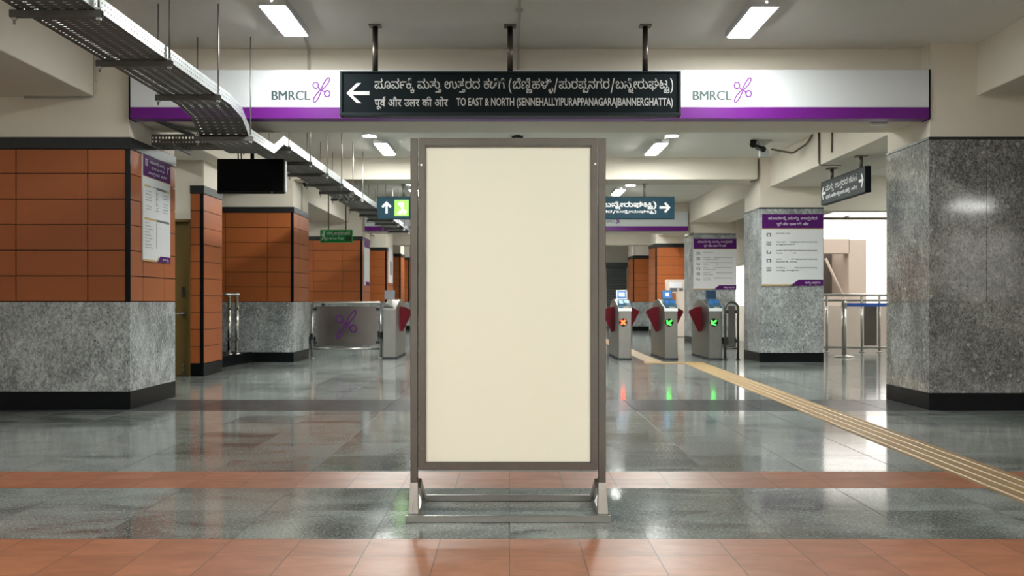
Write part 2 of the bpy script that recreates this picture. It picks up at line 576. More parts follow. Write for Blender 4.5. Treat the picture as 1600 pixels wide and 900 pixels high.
# letter outlines (font units), contours parted by ; and shapes by /
GLYPHS = {
    'k43': '190,-10 156,-2 126,10 98,27 75,47 56,72 42,100 34,132 33,195 49,246 80,287 101,303 125,315 153,322 183,324 216,321 244,313 268,299 286,280 296,258 300,220 287,172 219,178 224,200 220,234 204,249 180,254 160,252 143,244 128,232 117,216 110,195 108,170 111,142 122,117 139,96 163,80 195,70 234,67 276,71 310,83 335,102 353,128 366,159 372,195 448,195 455,154 468,122 488,98 512,81 540,70 592,69 628,83 652,110 666,147 670,191 662,253 637,317 586,387 657,435 709,364 728,326 741,287 749,244 752,198 749,153 741,113 728,80 709,51 688,28 663,10 636,-2 607,-10 545,-11 494,1 456,24 425,58 396,101 427,105 391,51 351,17 306,-2 255,-11/386,299 360,314 346,340 346,371 360,398 386,413 417,413 443,398 458,371 458,340 443,314 417,299/31,474 31,551 541,551 599,553 630,560 649,569 663,583 671,618 664,661 642,704 606,747 671,790 720,725 744,669 752,612 749,583 737,548 711,516 673,492 626,478 559,474',
    'k64': '90,-12 48,-8 10,4 -25,23 -89,79 -119,113 -68,168 -15,111 10,92 35,78 62,70 90,67 117,70 139,78 154,92 165,110 174,156 171,238 166,305 170,372 180,414 198,452 223,485 252,513 288,534 327,550 370,560 417,563 464,560 507,552 546,538 580,518 610,495 636,468 658,436 690,364 706,282 705,188 697,143 683,103 664,69 640,40 611,18 577,1 539,-9 497,-12 462,-10 430,-2 402,10 379,26 360,45 334,93 325,148 332,200 351,239 380,264 416,277 459,277 478,271 492,260 503,247 512,212 505,180 485,158 457,150 427,157 407,177 401,210 409,212 398,175 400,132 407,110 420,90 438,75 464,65 497,62 545,71 566,82 584,97 610,141 624,201 624,279 616,320 604,358 587,394 564,424 536,450 503,469 464,481 419,485 355,476 328,465 304,450 284,430 268,407 257,380 250,349 250,258 255,195 253,118 245,85 232,58 214,36 194,18 144,-4',
    'k53': '190,-10 156,-2 126,10 98,27 75,47 56,72 42,100 34,132 33,195 49,246 80,287 101,303 125,315 153,322 183,324 216,321 244,313 268,299 286,280 296,258 300,220 287,172 219,178 224,200 220,234 204,249 180,254 160,252 143,244 128,232 117,216 110,195 108,170 111,142 122,117 139,96 163,80 195,70 234,67 276,71 310,83 335,102 353,128 366,159 372,195 448,195 455,154 468,122 488,98 512,81 540,70 570,67 604,71 630,83 648,104 660,129 668,159 668,229 650,300 616,360 572,411 520,448 465,471 438,477 591,483 652,435 700,377 733,310 750,237 749,153 741,113 728,80 709,51 688,28 663,10 636,-2 607,-10 545,-11 494,1 456,24 425,58 396,101 427,105 391,51 351,17 306,-2 255,-11/31,474 31,551 541,551 599,553 630,560 649,569 663,583 671,618 664,661 642,704 606,747 671,790 720,725 744,669 752,612 749,583 737,548 711,516 673,492 626,478 559,474',
    'k93': '552,474 279,474 214,473 174,468 143,454 127,439 117,419 114,395 118,367 131,347 149,332 176,322 265,315 380,315 380,238 261,238 201,235 168,227 144,212 128,190 122,160 129,124 150,100 180,86 248,79 248,0 207,1 158,8 114,24 80,48 55,82 42,126 41,170 48,202 64,231 87,255 119,276 124,268 77,301 58,322 44,346 35,374 33,425 44,460 63,491 90,515 123,532 163,543 213,549 277,551 552,551',
    'k23': '283,-12 238,-9 198,-2 162,11 131,28 106,50 85,76 70,105 61,137 59,193 68,232 87,267 115,297 152,321 166,307 36,306 36,375 244,375 257,388 267,404 270,424 262,459 253,475 298,487 333,475 347,439 347,404 336,375 539,375 539,306 405,308 420,318 455,299 484,271 504,236 515,196 513,139 504,106 490,77 470,51 444,29 412,12 375,-2 332,-9;287,66 335,70 373,81 402,100 421,125 432,153 436,184 428,229 406,265 369,291 318,304 256,304 204,290 167,264 145,228 138,184 142,151 154,122 175,98 204,80 241,70/36,474 36,551 334,551 392,553 423,560 442,569 456,583 464,618 457,661 435,704 399,747 464,790 513,725 537,669 545,612 542,583 530,548 504,516 466,492 419,478 352,474',
    'k67': '-509,474 -509,551 -273,551 -199,555 -158,566 -132,583 -119,603 -111,651 -114,677 -123,699 -137,716 -156,730 -178,737 -204,740 -229,738 -250,730 -270,718 -284,703 -293,686 -296,649 -324,688 -299,692 -261,688 -242,673 -236,650 -243,624 -263,608 -292,602 -314,605 -331,613 -344,626 -357,662 -357,702 -340,742 -308,776 -261,801 -199,809 -165,807 -135,799 -108,788 -85,771 -66,752 -50,728 -39,701 -30,640 -35,594 -50,554 -76,521 -104,501 -138,487 -179,478 -253,474',
    'k96': '38,-368 -8,-365 -46,-354 -76,-336 -97,-313 -110,-285 -113,-235 -102,-202 -78,-175 -59,-162 -58,-168 -133,-169 -133,-105 27,-105 11,-113 30,-86 42,-57 46,-25 43,6 33,41 17,76 91,97 109,58 119,20 123,-19 117,-60 83,-120 87,-105 218,-105 218,-169 135,-168 142,-164 171,-186 189,-216 195,-252 191,-284 178,-312 157,-336 127,-354 87,-364;68,-302 90,-295 106,-284 123,-255 123,-219 115,-202 104,-188 87,-178 40,-170 14,-172 -7,-178 -24,-189 -35,-203 -42,-219 -42,-256 -35,-272 -24,-286 -7,-296 14,-302',
    'k47': '190,-10 156,-2 126,10 98,27 75,47 56,72 42,100 34,132 33,195 49,246 80,287 101,303 125,315 153,322 183,324 216,321 244,313 268,299 286,280 296,258 300,220 287,172 219,178 224,200 220,234 204,249 180,254 160,252 143,244 128,232 116,216 109,195 107,170 110,142 121,117 138,96 163,80 195,70 234,67 276,71 310,83 335,102 353,128 366,159 372,195 448,195 455,154 468,122 488,98 512,81 540,70 570,67 604,71 630,83 648,104 660,129 668,159 668,229 650,300 616,360 572,411 520,448 465,471 438,477 591,483 652,435 700,377 733,310 750,237 749,153 741,113 728,80 709,51 688,28 663,10 636,-2 607,-10 545,-11 494,1 456,24 425,58 396,101 427,105 391,51 351,17 306,-2 255,-11/31,474 31,551 541,551 599,553 630,560 649,569 663,583 671,618 664,661 642,704 606,747 671,790 720,725 744,669 752,612 749,583 737,548 711,516 673,492 626,478 559,474/908,-12 859,-8 815,5 775,26 738,54 673,123 724,177 781,117 810,96 840,80 874,70 911,67 948,71 979,84 1004,106 1022,135 1033,170 1037,210 1034,255 1026,296 1012,333 993,367 970,397 912,449 841,488 884,565 968,513 1005,482 1038,447 1066,408 1088,365 1105,319 1116,269 1119,215 1116,173 1109,134 1096,98 1078,67 1055,40 1026,18 992,1 953,-9',
    'k38': '264,-10 187,4 126,31 80,70 50,118 35,172 34,230 39,259 118,248 114,223 118,175 130,142 152,112 188,89 239,73 307,67 381,73 435,90 473,114 496,143 508,175 512,205 510,235 502,263 482,292 442,318 407,331 362,335 317,330 292,316 284,294 291,272 313,259 349,254 389,260 419,278 440,305 450,340 449,385 442,406 418,442 386,467 338,486 457,492 493,458 517,412 525,345 507,274 478,232 437,203 391,187 342,181 302,184 269,194 241,210 220,231 208,259 204,293 211,331 231,364 266,388 318,400 375,401 420,395 486,370 522,346 545,323 562,296 582,238 582,174 568,116 538,67 492,29 431,3 353,-10/39,474 39,551 373,551 431,553 462,560 481,569 495,583 503,618 496,661 474,704 438,747 503,790 552,725 576,669 584,612 581,583 569,548 543,516 505,492 458,478 391,474',
    'k63': '116,-12 67,-8 23,5 -17,26 -54,54 -119,123 -68,177 -11,117 18,96 48,80 82,70 119,67 156,71 187,84 212,106 230,135 241,170 245,210 242,255 234,296 220,333 201,367 178,397 120,449 49,488 92,565 176,513 213,482 246,447 274,408 296,365 313,319 324,269 327,215 324,173 317,134 304,98 286,67 263,40 234,18 200,1 161,-9',
    'k111': '100,-198 88,-234 68,-262 34,-287 -14,-304 -118,-311 -447,-311 -447,-236 -125,-236 -152,-254 -168,-206 -170,-173 -164,-135 -145,-98 -112,-70 -89,-59 -34,-51 6,-55 40,-67 66,-87 86,-113 97,-142;-98,-198 -92,-222 -74,-258 -109,-236 -37,-235 4,-222 17,-211 24,-195 25,-160 11,-136 -16,-121 -53,-121 -82,-138 -97,-167',
    'k13': '932,-10 871,3 821,29 788,62 768,96 754,137 745,190 742,261 741,366 735,414 722,448 705,468 686,480 661,485 625,484 590,472 566,448 553,414 549,371 553,294 559,229 556,164 546,124 529,88 506,58 478,33 444,14 406,-1 363,-9 316,-12 260,-7 210,6 166,29 127,60 95,98 70,142 52,193 41,250 37,311 40,362 49,407 64,448 84,482 109,511 138,534 170,550 205,560 270,561 318,547 354,519 377,480 385,429 376,376 350,331 331,313 308,298 280,287 212,278 167,283 129,297 98,316 63,348 87,414 124,377 152,360 186,349 238,350 264,358 283,370 296,386 304,405 305,446 299,462 276,485 242,493 205,488 174,472 149,446 130,411 119,367 115,311 120,247 136,189 162,139 201,100 253,75 318,67 357,69 389,76 416,88 436,103 452,122 471,166 477,216 473,290 467,358 469,413 477,447 489,477 506,503 527,524 552,541 581,553 614,561 674,562 715,554 750,536 778,512 798,483 812,446 820,398 823,336 824,216 834,157 854,116 879,90 908,76 945,68 993,69 1040,84 1058,97 1086,134 1101,189 1101,259 1086,328 1054,390 1007,446 944,498 1001,565 1076,498 1130,426 1166,350 1183,266 1185,221 1182,175 1173,134 1159,96 1139,64 1114,37 1084,16 1049,0 1010,-9',
    'k49': '326,-12 274,-9 225,2 180,19 141,43 107,73 79,110 58,152 46,201 42,255 49,325 69,384 101,433 143,472 168,488 186,474 42,474 42,551 398,551 456,553 487,560 507,569 521,583 529,618 522,661 500,704 464,747 529,790 578,725 602,669 610,612 606,583 595,548 569,516 525,489 496,480 491,488 537,452 572,409 596,356 608,292 606,205 595,159 576,117 550,80 518,48 478,22 433,3 382,-8;327,69 370,72 407,81 440,96 467,116 489,141 506,170 518,202 526,236 528,272 525,313 516,350 502,382 482,410 458,434 430,452 399,465 365,473 328,476 288,473 252,465 220,450 192,431 168,408 149,380 135,347 127,312 124,272 130,212 149,162 180,122 221,93 270,75',
    'k40': '216,-12 167,-6 125,14 90,46 63,91 47,149 42,220 50,298 73,367 112,426 137,450 165,470 197,487 212,474 42,474 42,551 512,551 569,553 601,560 620,569 634,583 642,618 635,661 613,704 577,747 642,790 691,725 715,669 723,612 719,583 708,548 682,516 647,494 583,477 584,483 636,445 677,394 706,331 721,259 723,220 718,149 701,91 674,46 639,14 595,-6 545,-12 493,-7 450,9 414,36 366,104 398,109 365,52 327,17 285,-3;227,67 258,71 285,83 308,102 326,128 338,159 344,195 420,195 427,154 440,122 460,98 485,81 510,70 537,67 567,71 592,82 613,101 629,129 638,168 639,251 626,316 598,374 557,421 502,456 469,467 393,476 336,474 267,457 211,425 168,378 140,322 126,255 127,170 136,131 151,102 171,83 197,71',
    'k35': '216,-12 167,-6 125,14 90,46 63,91 47,149 42,220 50,298 73,367 112,426 137,450 165,470 197,487 212,474 42,474 42,551 518,551 575,553 607,560 626,569 640,583 648,618 641,661 619,704 583,747 648,790 697,725 721,669 729,612 725,583 714,548 688,516 653,494 589,477 592,488 633,465 662,433 682,397 691,357 690,305 677,272 652,243 617,213 570,196 521,195 482,206 450,226 428,258 420,301 424,333 435,358 454,378 479,391 505,399 556,401 592,394 620,380 661,353 684,327 704,296 718,262 726,224 729,184 726,146 719,112 706,81 688,54 667,31 642,12 614,-1 583,-9 550,-12 508,-9 472,0 442,14 415,36 390,66 366,104 398,109 365,52 327,17 285,-3;227,67 258,71 284,82 306,100 323,125 336,152 344,184 420,184 429,147 444,117 464,95 487,79 513,70 562,68 598,79 627,101 647,136 654,185 649,235 633,281 606,318 588,331 567,338 530,340 508,330 497,313 496,288 508,268 531,258 558,258 580,264 601,279 617,303 622,337 615,375 595,409 562,437 520,458 469,472 411,476 336,474 267,457 211,425 168,379 140,322 126,256 127,170 136,131 151,102 171,83 197,71',
    'k25': '326,476 273,467 231,440 199,401 174,352 159,307 145,223 141,110 141,0 50,0 50,127 56,228 73,321 88,363 107,401 131,435 162,465 198,489 215,474 47,474 47,551 386,551 444,553 475,560 495,569 509,583 517,618 510,661 488,704 452,747 517,790 566,725 590,669 598,612 590,564 567,526 532,498 487,481 461,477 467,481 502,452 530,419 552,384 581,306 594,220 598,130 598,0 507,0 507,110 502,228 486,318 463,376 443,410 420,438 394,459 363,472',
    'k411': '49,218 51,289 58,358 69,426 85,493 105,558 130,620 160,681 194,738 232,793 317,793 279,732 245,671 216,608 192,546 173,482 158,418 147,352 140,285 138,217 143,113 157,13 181,-84 215,-180 261,-274 318,-368 232,-368 175,-285 129,-194 94,-96 69,6 54,111',
    'k45': '532,-11 486,0 447,21 412,56 379,105 411,104 378,53 341,19 298,-2 247,-11 183,-10 151,-2 124,10 82,44 57,88 49,136 56,188 78,230 113,268 211,337 248,368 261,384 268,402 270,435 263,458 248,476 224,486 190,490 143,482 127,472 116,458 107,422 116,382 127,363 57,332 39,365 29,398 26,431 34,475 58,515 98,544 125,555 191,563 229,561 262,553 288,542 326,508 346,467 352,423 345,378 325,340 292,305 196,235 154,201 141,184 134,164 131,141 134,117 143,99 157,84 198,69 223,67 264,71 297,83 322,102 340,128 352,159 358,195 434,195 441,154 455,122 476,98 501,81 530,70 561,67 595,71 624,84 648,106 667,135 677,170 681,210 678,255 670,296 656,333 638,367 615,397 557,449 485,488 528,565 612,513 649,482 682,447 710,408 732,365 749,319 760,269 763,215 760,172 752,132 739,96 721,64 697,38 669,16 636,1 599,-9',
    'k37': '602,-12 553,-7 510,7 474,31 447,63 430,102 425,148 429,186 441,220 462,250 489,273 522,287 561,292 594,289 622,281 646,267 663,248 674,226 677,188 664,140 595,146 601,167 597,202 582,217 559,222 529,214 508,190 501,151 504,127 512,106 525,88 544,74 571,66 630,65 674,82 693,96 709,117 722,142 732,173 740,253 738,304 722,378 708,409 690,435 669,456 644,472 615,481 583,484 546,480 515,469 490,450 469,425 455,394 447,357 371,357 363,397 348,429 326,453 299,470 266,481 228,484 194,481 167,473 146,459 131,440 122,418 120,380 126,358 138,337 156,320 184,306 224,299 267,298 267,228 213,227 174,222 148,211 130,196 119,178 114,155 115,122 132,87 147,74 167,66 212,64 248,73 300,105 348,44 302,15 249,-5 190,-12 140,-7 100,7 70,30 48,60 35,94 32,154 44,193 66,226 100,253 147,273 145,249 101,274 69,304 48,340 38,380 40,432 47,459 60,484 77,507 99,526 125,542 155,554 187,561 223,563 268,560 307,551 342,536 372,514 400,484 425,447 396,448 426,494 462,528 506,550 559,562 589,563 636,559 679,546 716,524 748,495 774,460 795,417 810,368 819,315 821,218 809,149 785,89 749,42 700,8 671,-3',
    'k110': '-297,-372 -324,-365 -344,-352 -358,-335 -366,-316 -369,-294 -367,-275 -359,-258 -348,-243 -330,-230 -279,-213 -281,-234 -329,-212 -356,-182 -365,-145 -361,-121 -351,-100 -332,-81 -308,-67 -278,-58 -221,-56 -186,-63 -157,-77 -130,-100 -104,-131 -139,-130 -113,-100 -87,-78 -56,-64 -20,-56 34,-57 63,-65 88,-76 109,-93 126,-113 150,-164 158,-226 151,-279 129,-323 92,-356 68,-366 7,-375 -26,-372 -54,-363 -78,-348 -96,-329 -106,-305 -110,-278 -107,-254 -99,-233 -86,-215 -68,-201 -46,-193 1,-192 34,-206 45,-218 54,-249 47,-284 -4,-280 -8,-256 -17,-250 -30,-250 -41,-256 -47,-268 -47,-287 -35,-303 -9,-312 31,-311 50,-304 66,-293 77,-277 85,-254 87,-222 82,-184 68,-154 44,-132 11,-120 -29,-121 -62,-136 -82,-164 -87,-180 -155,-180 -168,-147 -195,-126 -233,-119 -269,-123 -289,-136 -295,-156 -290,-174 -272,-187 -212,-192 -212,-251 -268,-254 -293,-267 -298,-284 -294,-298 -280,-309 -252,-313 -230,-310 -190,-290 -157,-344 -188,-360 -243,-374',
    'k57': '231,-12 175,-6 126,11 86,39 57,77 39,125 33,181 39,235 57,281 86,321 126,351 176,369 255,374 290,368 320,356 346,339 364,317 364,354 353,390 333,421 304,447 268,466 207,481 361,486 389,466 413,440 430,406 440,366 440,328 436,316 460,339 488,356 520,368 556,374 634,369 681,351 719,320 746,280 763,234 768,181 762,128 745,82 716,42 676,12 626,-6 566,-12 510,-6 464,12 427,41 400,80 390,102 409,101 387,60 354,27 312,2 260,-10;237,63 276,67 308,78 332,96 349,121 359,149 362,181 358,215 348,244 330,268 306,286 276,296 241,300 189,293 152,273 128,242 116,204 119,149 130,120 148,96 173,77 202,67;561,63 600,67 631,78 656,96 672,121 683,149 684,205 672,244 647,274 611,294 564,300 526,296 494,285 470,266 453,242 442,214 439,183 443,149 453,120 472,96 496,77 526,67/34,474 34,551 557,551 614,553 645,560 665,569 679,583 687,618 680,661 658,704 622,747 687,790 736,725 760,669 768,612 764,583 753,548 727,516 689,492 641,478 575,474',
    'k52': '337,-11 288,0 247,21 230,36 218,55 210,78 210,120 222,151 245,178 260,189 254,169 212,178 174,191 138,208 107,230 80,255 58,283 43,314 33,348 30,385 32,419 39,450 51,478 67,503 87,524 112,540 140,553 171,560 231,562 276,550 312,526 336,490 344,443 337,399 315,359 276,330 249,319 178,311 145,314 108,324 78,337 85,400 112,388 169,379 226,387 244,397 264,424 264,456 248,480 218,492 172,490 148,481 129,466 115,445 106,422 104,373 116,332 141,298 181,270 240,249 318,236 365,233 435,238 492,251 536,270 567,296 586,328 592,366 589,393 581,417 550,452 512,474 416,474 416,551 497,552 541,556 565,564 582,576 592,592 596,609 594,640 580,682 551,725 531,747 596,790 645,725 669,669 677,612 674,583 666,557 652,534 633,514 611,498 585,487 571,516 609,491 639,462 660,428 672,388 671,334 655,282 626,242 588,211 544,188 477,168 469,194 497,170 513,142 519,105 515,72 501,44 479,20 448,2 409,-8;386,60 421,72 433,82 440,95 440,129 432,143 404,164 363,172 320,163 294,142 285,112 294,85 320,66 340,61',
    'k61': '83,313 20,330 -31,359 -71,396 -101,436 -59,480 -19,439 20,410 58,394 94,386 136,386 176,396 204,418 221,451 227,497 225,533 212,579 187,614 154,637 117,645 80,639 58,621 50,595 54,572 67,557 100,545 137,547 162,553 201,578 233,615 264,569 217,515 181,492 135,480 86,479 43,490 7,512 -18,544 -26,590 -22,622 -9,651 12,676 41,696 76,708 117,712 153,709 186,700 216,685 242,665 264,640 282,611 295,578 302,543 305,504 302,462 295,425 282,394 264,368 242,347 216,331 187,320 155,313',
    'k125': '-103,-395 -153,-380 -172,-367 -183,-349 -186,-317 -178,-298 -153,-274 -144,-291 -203,-277 -250,-253 -283,-220 -300,-180 -300,-136 -288,-100 -263,-70 -227,-50 -179,-43 -136,-48 -104,-64 -84,-86 -73,-114 -75,-157 -85,-180 -102,-196 -123,-207 -149,-214 -199,-215 -236,-204 -277,-178 -272,-135 -251,-151 -225,-162 -191,-166 -160,-162 -143,-150 -138,-132 -143,-116 -157,-106 -181,-103 -213,-110 -232,-130 -238,-157 -229,-195 -214,-210 -185,-222 -139,-229 -73,-232 -32,-228 3,-220 32,-206 54,-187 68,-161 72,-128 63,-64 37,-7 11,36 78,69 118,0 140,-62 148,-126 142,-180 123,-221 96,-250 65,-271 1,-292 9,-271 28,-286 38,-303 42,-326 39,-346 30,-363 14,-378 -8,-388 -37,-395;-59,-340 -38,-335 -27,-324 -27,-308 -39,-296 -60,-289 -87,-289 -108,-296 -118,-308 -118,-323 -108,-334 -87,-340',
    'k418': '445,793 160,-368 74,-368 359,793',
    'k116': '-276,-325 -310,-314 -338,-295 -360,-270 -374,-240 -378,-206 -375,-175 -365,-149 -348,-127 -326,-110 -299,-100 -268,-97 -221,-105 -204,-116 -190,-130 -183,-148 -182,-192 -189,-212 -247,-207 -244,-191 -247,-172 -257,-162 -274,-158 -291,-162 -306,-176 -312,-204 -310,-223 -303,-238 -292,-250 -257,-263 -216,-264 -185,-256 -162,-239 -147,-216 -140,-187 -74,-187 -63,-229 -52,-244 -37,-256 -20,-263 23,-263 41,-257 64,-236 76,-206 80,-174 78,-129 62,-61 30,7 9,36 76,69 106,23 130,-26 147,-78 156,-131 155,-197 148,-230 136,-258 121,-281 103,-299 57,-322 3,-329 -32,-325 -61,-315 -84,-299 -112,-267 -102,-263 -127,-292 -155,-311 -186,-323 -219,-328',
    'k42': '483,-12 421,-3 374,23 338,60 278,152 251,191 228,214 207,225 182,229 161,227 144,219 130,208 119,191 111,148 117,105 135,60 162,17 84,-14 57,33 38,88 31,145 40,203 66,250 105,284 154,303 181,305 219,302 252,292 279,276 326,224 391,121 418,91 450,73 492,67 523,71 548,83 566,104 577,129 585,158 587,190 584,236 574,279 558,320 536,358 509,391 478,420 444,444 407,462 367,474 33,474 33,551 458,551 516,553 547,560 566,569 580,583 588,618 581,661 559,704 523,747 588,790 637,725 661,669 669,612 665,583 654,548 628,516 590,492 542,478 451,474 508,483 569,435 617,377 650,310 667,237 669,198 664,137 647,86 620,44 584,13 538,-6',
    'k115': '-180,-66 -124,-73 -81,-95 -43,-132 26,-241 45,-268 64,-286 85,-295 125,-297 149,-292 162,-359 129,-367 67,-363 31,-347 0,-320 -27,-280 -82,-187 -111,-156 -141,-137 -176,-131 -210,-138 -232,-157 -239,-186 -236,-207 -226,-226 -206,-242 -172,-251 -110,-250 -75,-242 -44,-230 -19,-214 3,-194 20,-170 31,-144 39,-116 40,-64 33,-21 11,36 77,69 99,25 113,-26 117,-76 114,-117 106,-153 93,-186 75,-214 54,-239 1,-278 -60,-303 -124,-315 -191,-315 -222,-309 -269,-285 -299,-250 -313,-208 -315,-186 -311,-151 -298,-122 -276,-98 -249,-80 -216,-70',
    'k74': '380,402 362,352 347,331 327,313 303,298 275,287 207,278 172,281 141,288 90,317 56,349 81,415 117,377 144,360 180,349 232,351 258,358 277,370 290,387 298,406 299,447 284,476 271,485 232,493 194,485 159,461 132,422 117,367 118,282 126,244 140,210 160,179 183,151 242,103 313,64 270,-12 186,38 149,68 116,102 89,139 66,179 49,223 39,271 36,323 39,370 48,413 62,450 81,484 105,511 133,534 164,550 199,560 236,563 292,555 335,533 365,500 380,456',
    'k26': '190,-10 156,-2 126,10 98,27 75,47 56,72 42,100 34,132 33,195 49,246 80,287 101,303 125,315 153,322 183,324 216,321 244,313 268,299 286,280 296,258 300,220 287,172 219,178 224,200 220,234 204,249 180,254 160,252 143,244 128,232 117,216 110,195 108,170 111,142 122,117 139,96 163,80 195,70 234,67 276,71 310,83 335,102 353,128 366,159 372,195 448,195 455,154 468,122 488,98 512,81 540,70 592,69 628,82 652,106 666,136 670,167 662,225 637,279 591,334 661,381 653,327 719,258 739,225 750,189 748,133 740,100 726,71 708,46 687,25 662,9 607,-10 545,-11 494,1 456,24 425,58 396,101 427,105 391,51 351,17 306,-2 255,-11/364,-144 372,15 449,15 457,-144/386,299 360,314 346,340 346,371 360,398 386,413 417,413 443,398 458,371 458,340 443,314 417,299/31,474 31,551 565,551 623,553 654,560 674,569 688,583 696,618 689,661 667,704 631,747 696,790 745,725 769,669 777,612 773,583 762,548 736,516 698,492 650,478 583,474/796,207 758,216 722,236 687,269 646,315 661,381 723,308 754,288 789,277 835,279 855,286 870,299 886,333 885,382 877,410 846,459 799,501 853,564 884,538 912,508 936,474 954,437 965,397 969,354 967,322 959,293 948,270 913,234 868,213 843,208',
    'k33': '214,-10 161,2 116,28 80,67 54,118 42,180 43,262 51,305 65,344 84,379 107,408 136,432 168,450 204,460 269,462 314,449 349,424 371,388 379,342 371,294 346,254 306,226 249,211 182,211 153,218 106,244 74,274 94,340 118,314 156,289 180,281 238,281 261,286 279,295 291,307 299,321 299,355 284,380 257,392 215,391 192,383 172,369 142,329 126,275 120,215 121,180 130,138 148,108 172,87 202,74 235,68 294,71 327,83 352,104 372,130 385,160 394,195 471,195 478,154 492,122 513,98 538,81 566,70 597,67 630,70 656,79 676,95 689,115 696,137 697,187 680,231 651,266 611,292 566,307 634,352 693,321 736,283 765,237 779,185 781,156 776,110 762,70 738,36 703,9 658,-7 602,-12 549,-7 505,10 466,38 417,102 450,103 410,53 370,19 326,-2 273,-11/189,412 156,425 130,443 110,465 88,513 87,556 100,592 130,622 179,644 248,653 256,575 203,569 174,552 166,540 166,510 184,485 221,465 246,458/498,306 498,381 582,382 622,387 649,398 666,414 675,430 679,450 678,481 658,520 639,536 610,550 570,560 598,636 649,621 690,600 722,573 744,541 758,507 762,469 759,440 751,411 737,383 717,357 689,336 630,312 600,307',
    'k106': '-265,-366 -312,-351 -350,-321 -375,-275 -383,-215 -375,-158 -350,-111 -312,-76 -288,-64 -234,-55 -202,-58 -177,-66 -158,-80 -144,-99 -136,-120 -133,-144 -136,-171 -146,-193 -162,-211 -184,-224 -212,-232 -268,-234 -305,-223 -342,-198 -332,-141 -312,-159 -286,-172 -253,-177 -222,-173 -205,-161 -200,-144 -204,-128 -217,-118 -236,-115 -255,-117 -290,-137 -304,-155 -312,-181 -314,-237 -304,-270 -286,-291 -262,-301 -234,-304 -209,-302 -188,-294 -172,-282 -152,-250 -147,-231 -79,-231 -64,-273 -52,-287 -20,-302 19,-302 50,-288 67,-260 69,-242 66,-217 56,-197 40,-181 0,-161 -22,-158 4,-104 47,-117 88,-138 120,-170 132,-190 139,-214 139,-269 133,-293 108,-331 72,-355 29,-367 -27,-366 -55,-358 -78,-346 -113,-312 -124,-290 -97,-289 -122,-320 -149,-344 -180,-360 -217,-367/-69,-163 -69,-99 14,-96 30,-89 46,-68 48,-27 40,12 14,76 88,97 108,47 121,-2 125,-49 117,-97 95,-130 63,-152 27,-162',
    'k412': '334,207 332,136 325,67 314,-2 298,-68 277,-133 252,-196 223,-256 189,-313 150,-368 66,-368 104,-307 138,-246 166,-184 191,-121 210,-57 226,8 236,73 243,140 245,208 240,312 226,412 202,510 168,605 122,699 65,793 150,793 207,710 253,619 288,522 314,419 329,314',
    'd46': '479,551 479,0 398,0 398,191 357,168 311,152 254,146 204,152 161,169 128,194 100,234 84,285 79,358 79,551 0,551 0,622 583,622 583,551;398,551 160,551 160,369 165,289 172,266 183,248 208,227 233,220 289,219 338,236 398,280',
    'd70': '-63,-245 -135,-265 -173,-268 -219,-264 -259,-250 -290,-228 -314,-200 -328,-165 -333,-126 -328,-90 -313,-58 -287,-29 -253,-7 -211,7 -162,11 -114,8 -70,-1 -31,-17 38,-62 96,-122 145,-189 83,-228 47,-177 10,-135 -27,-101 -66,-77 -109,-62 -156,-57 -187,-59 -213,-66 -233,-76 -247,-91 -256,-108 -259,-128 -256,-151 -248,-168 -234,-181 -198,-194 -161,-195 -88,-175',
    'd57': '571,551 467,551 467,0 387,0 387,165 347,143 297,124 233,118 166,127 137,139 111,155 89,174 70,198 57,224 49,254 46,286 52,339 72,383 104,418 146,444 196,459 288,462 354,454 349,381 290,390 221,388 188,379 162,364 143,343 131,318 127,287 131,256 141,231 158,212 181,199 206,191 235,188 268,191 298,198 348,226 387,260 387,551 0,551 0,622 571,622',
    'd470': '-190,615 -215,663 -234,713 -240,762 -235,803 -220,836 -196,862 -163,881 -127,892 -64,895 -26,890 21,872 -1,806 -50,824 -78,827 -103,825 -123,817 -139,804 -151,788 -158,769 -158,725 -146,682 -108,615/-107,737 -94,760 -73,772 -47,772 -24,760 -12,737 -12,711 -24,688 -47,676 -73,676 -94,688 -107,711',
    'd24': '470,218 465,175 450,141 424,114 392,95 354,84 312,80 257,87 206,108 159,144 115,196 71,267 29,356 100,382 129,316 160,260 193,214 228,180 265,160 305,153 349,161 367,170 380,185 388,203 389,251 370,293 318,347 260,341 255,411 296,415 328,423 352,435 367,451 377,471 380,494 377,516 370,533 356,546 322,560 278,561 235,552 171,525 146,594 186,612 237,627 298,632 346,628 386,615 418,593 441,565 454,532 459,495 452,447 429,407 392,375 412,355 507,350 594,363 594,551 521,551 521,622 1038,622 1038,551 934,551 934,0 853,0 853,551 675,551 675,0 594,0 594,290 531,280 455,282 468,240/844,615 810,659 780,684 750,698 690,702 621,682 595,751 660,770 697,773 726,771 753,763 799,735 836,692 840,694 814,753 788,792 760,815 727,826 667,823 637,813 614,882 672,894 739,893 771,885 798,870 824,850 848,820 870,784 910,681 929,615',
    'd52': '395,42 341,-12 265,54 197,120 138,181 62,275 46,305 41,329 42,352 55,376 67,385 104,393 134,388 159,373 181,349 224,380 248,420 256,468 247,528 239,551 0,551 0,622 424,622 424,551 320,551 334,494 334,423 326,392 314,365 278,319 227,284 167,254 233,183 312,110',
    'd13': '0,622 563,622 563,551 453,551 471,524 481,495 485,464 476,409 450,364 406,328 451,281 486,223 496,190 499,152 497,120 489,92 476,68 460,47 439,30 388,8 328,0 291,3 254,14 220,30 186,55 153,88 120,130 89,181 59,242 29,313 100,338 140,242 184,164 234,108 262,89 290,78 320,74 368,82 388,92 402,108 411,131 414,160 412,187 404,212 375,258 329,301 264,294 259,364 304,368 341,376 368,390 388,409 400,433 404,463 397,500 378,529 351,551 0,551',
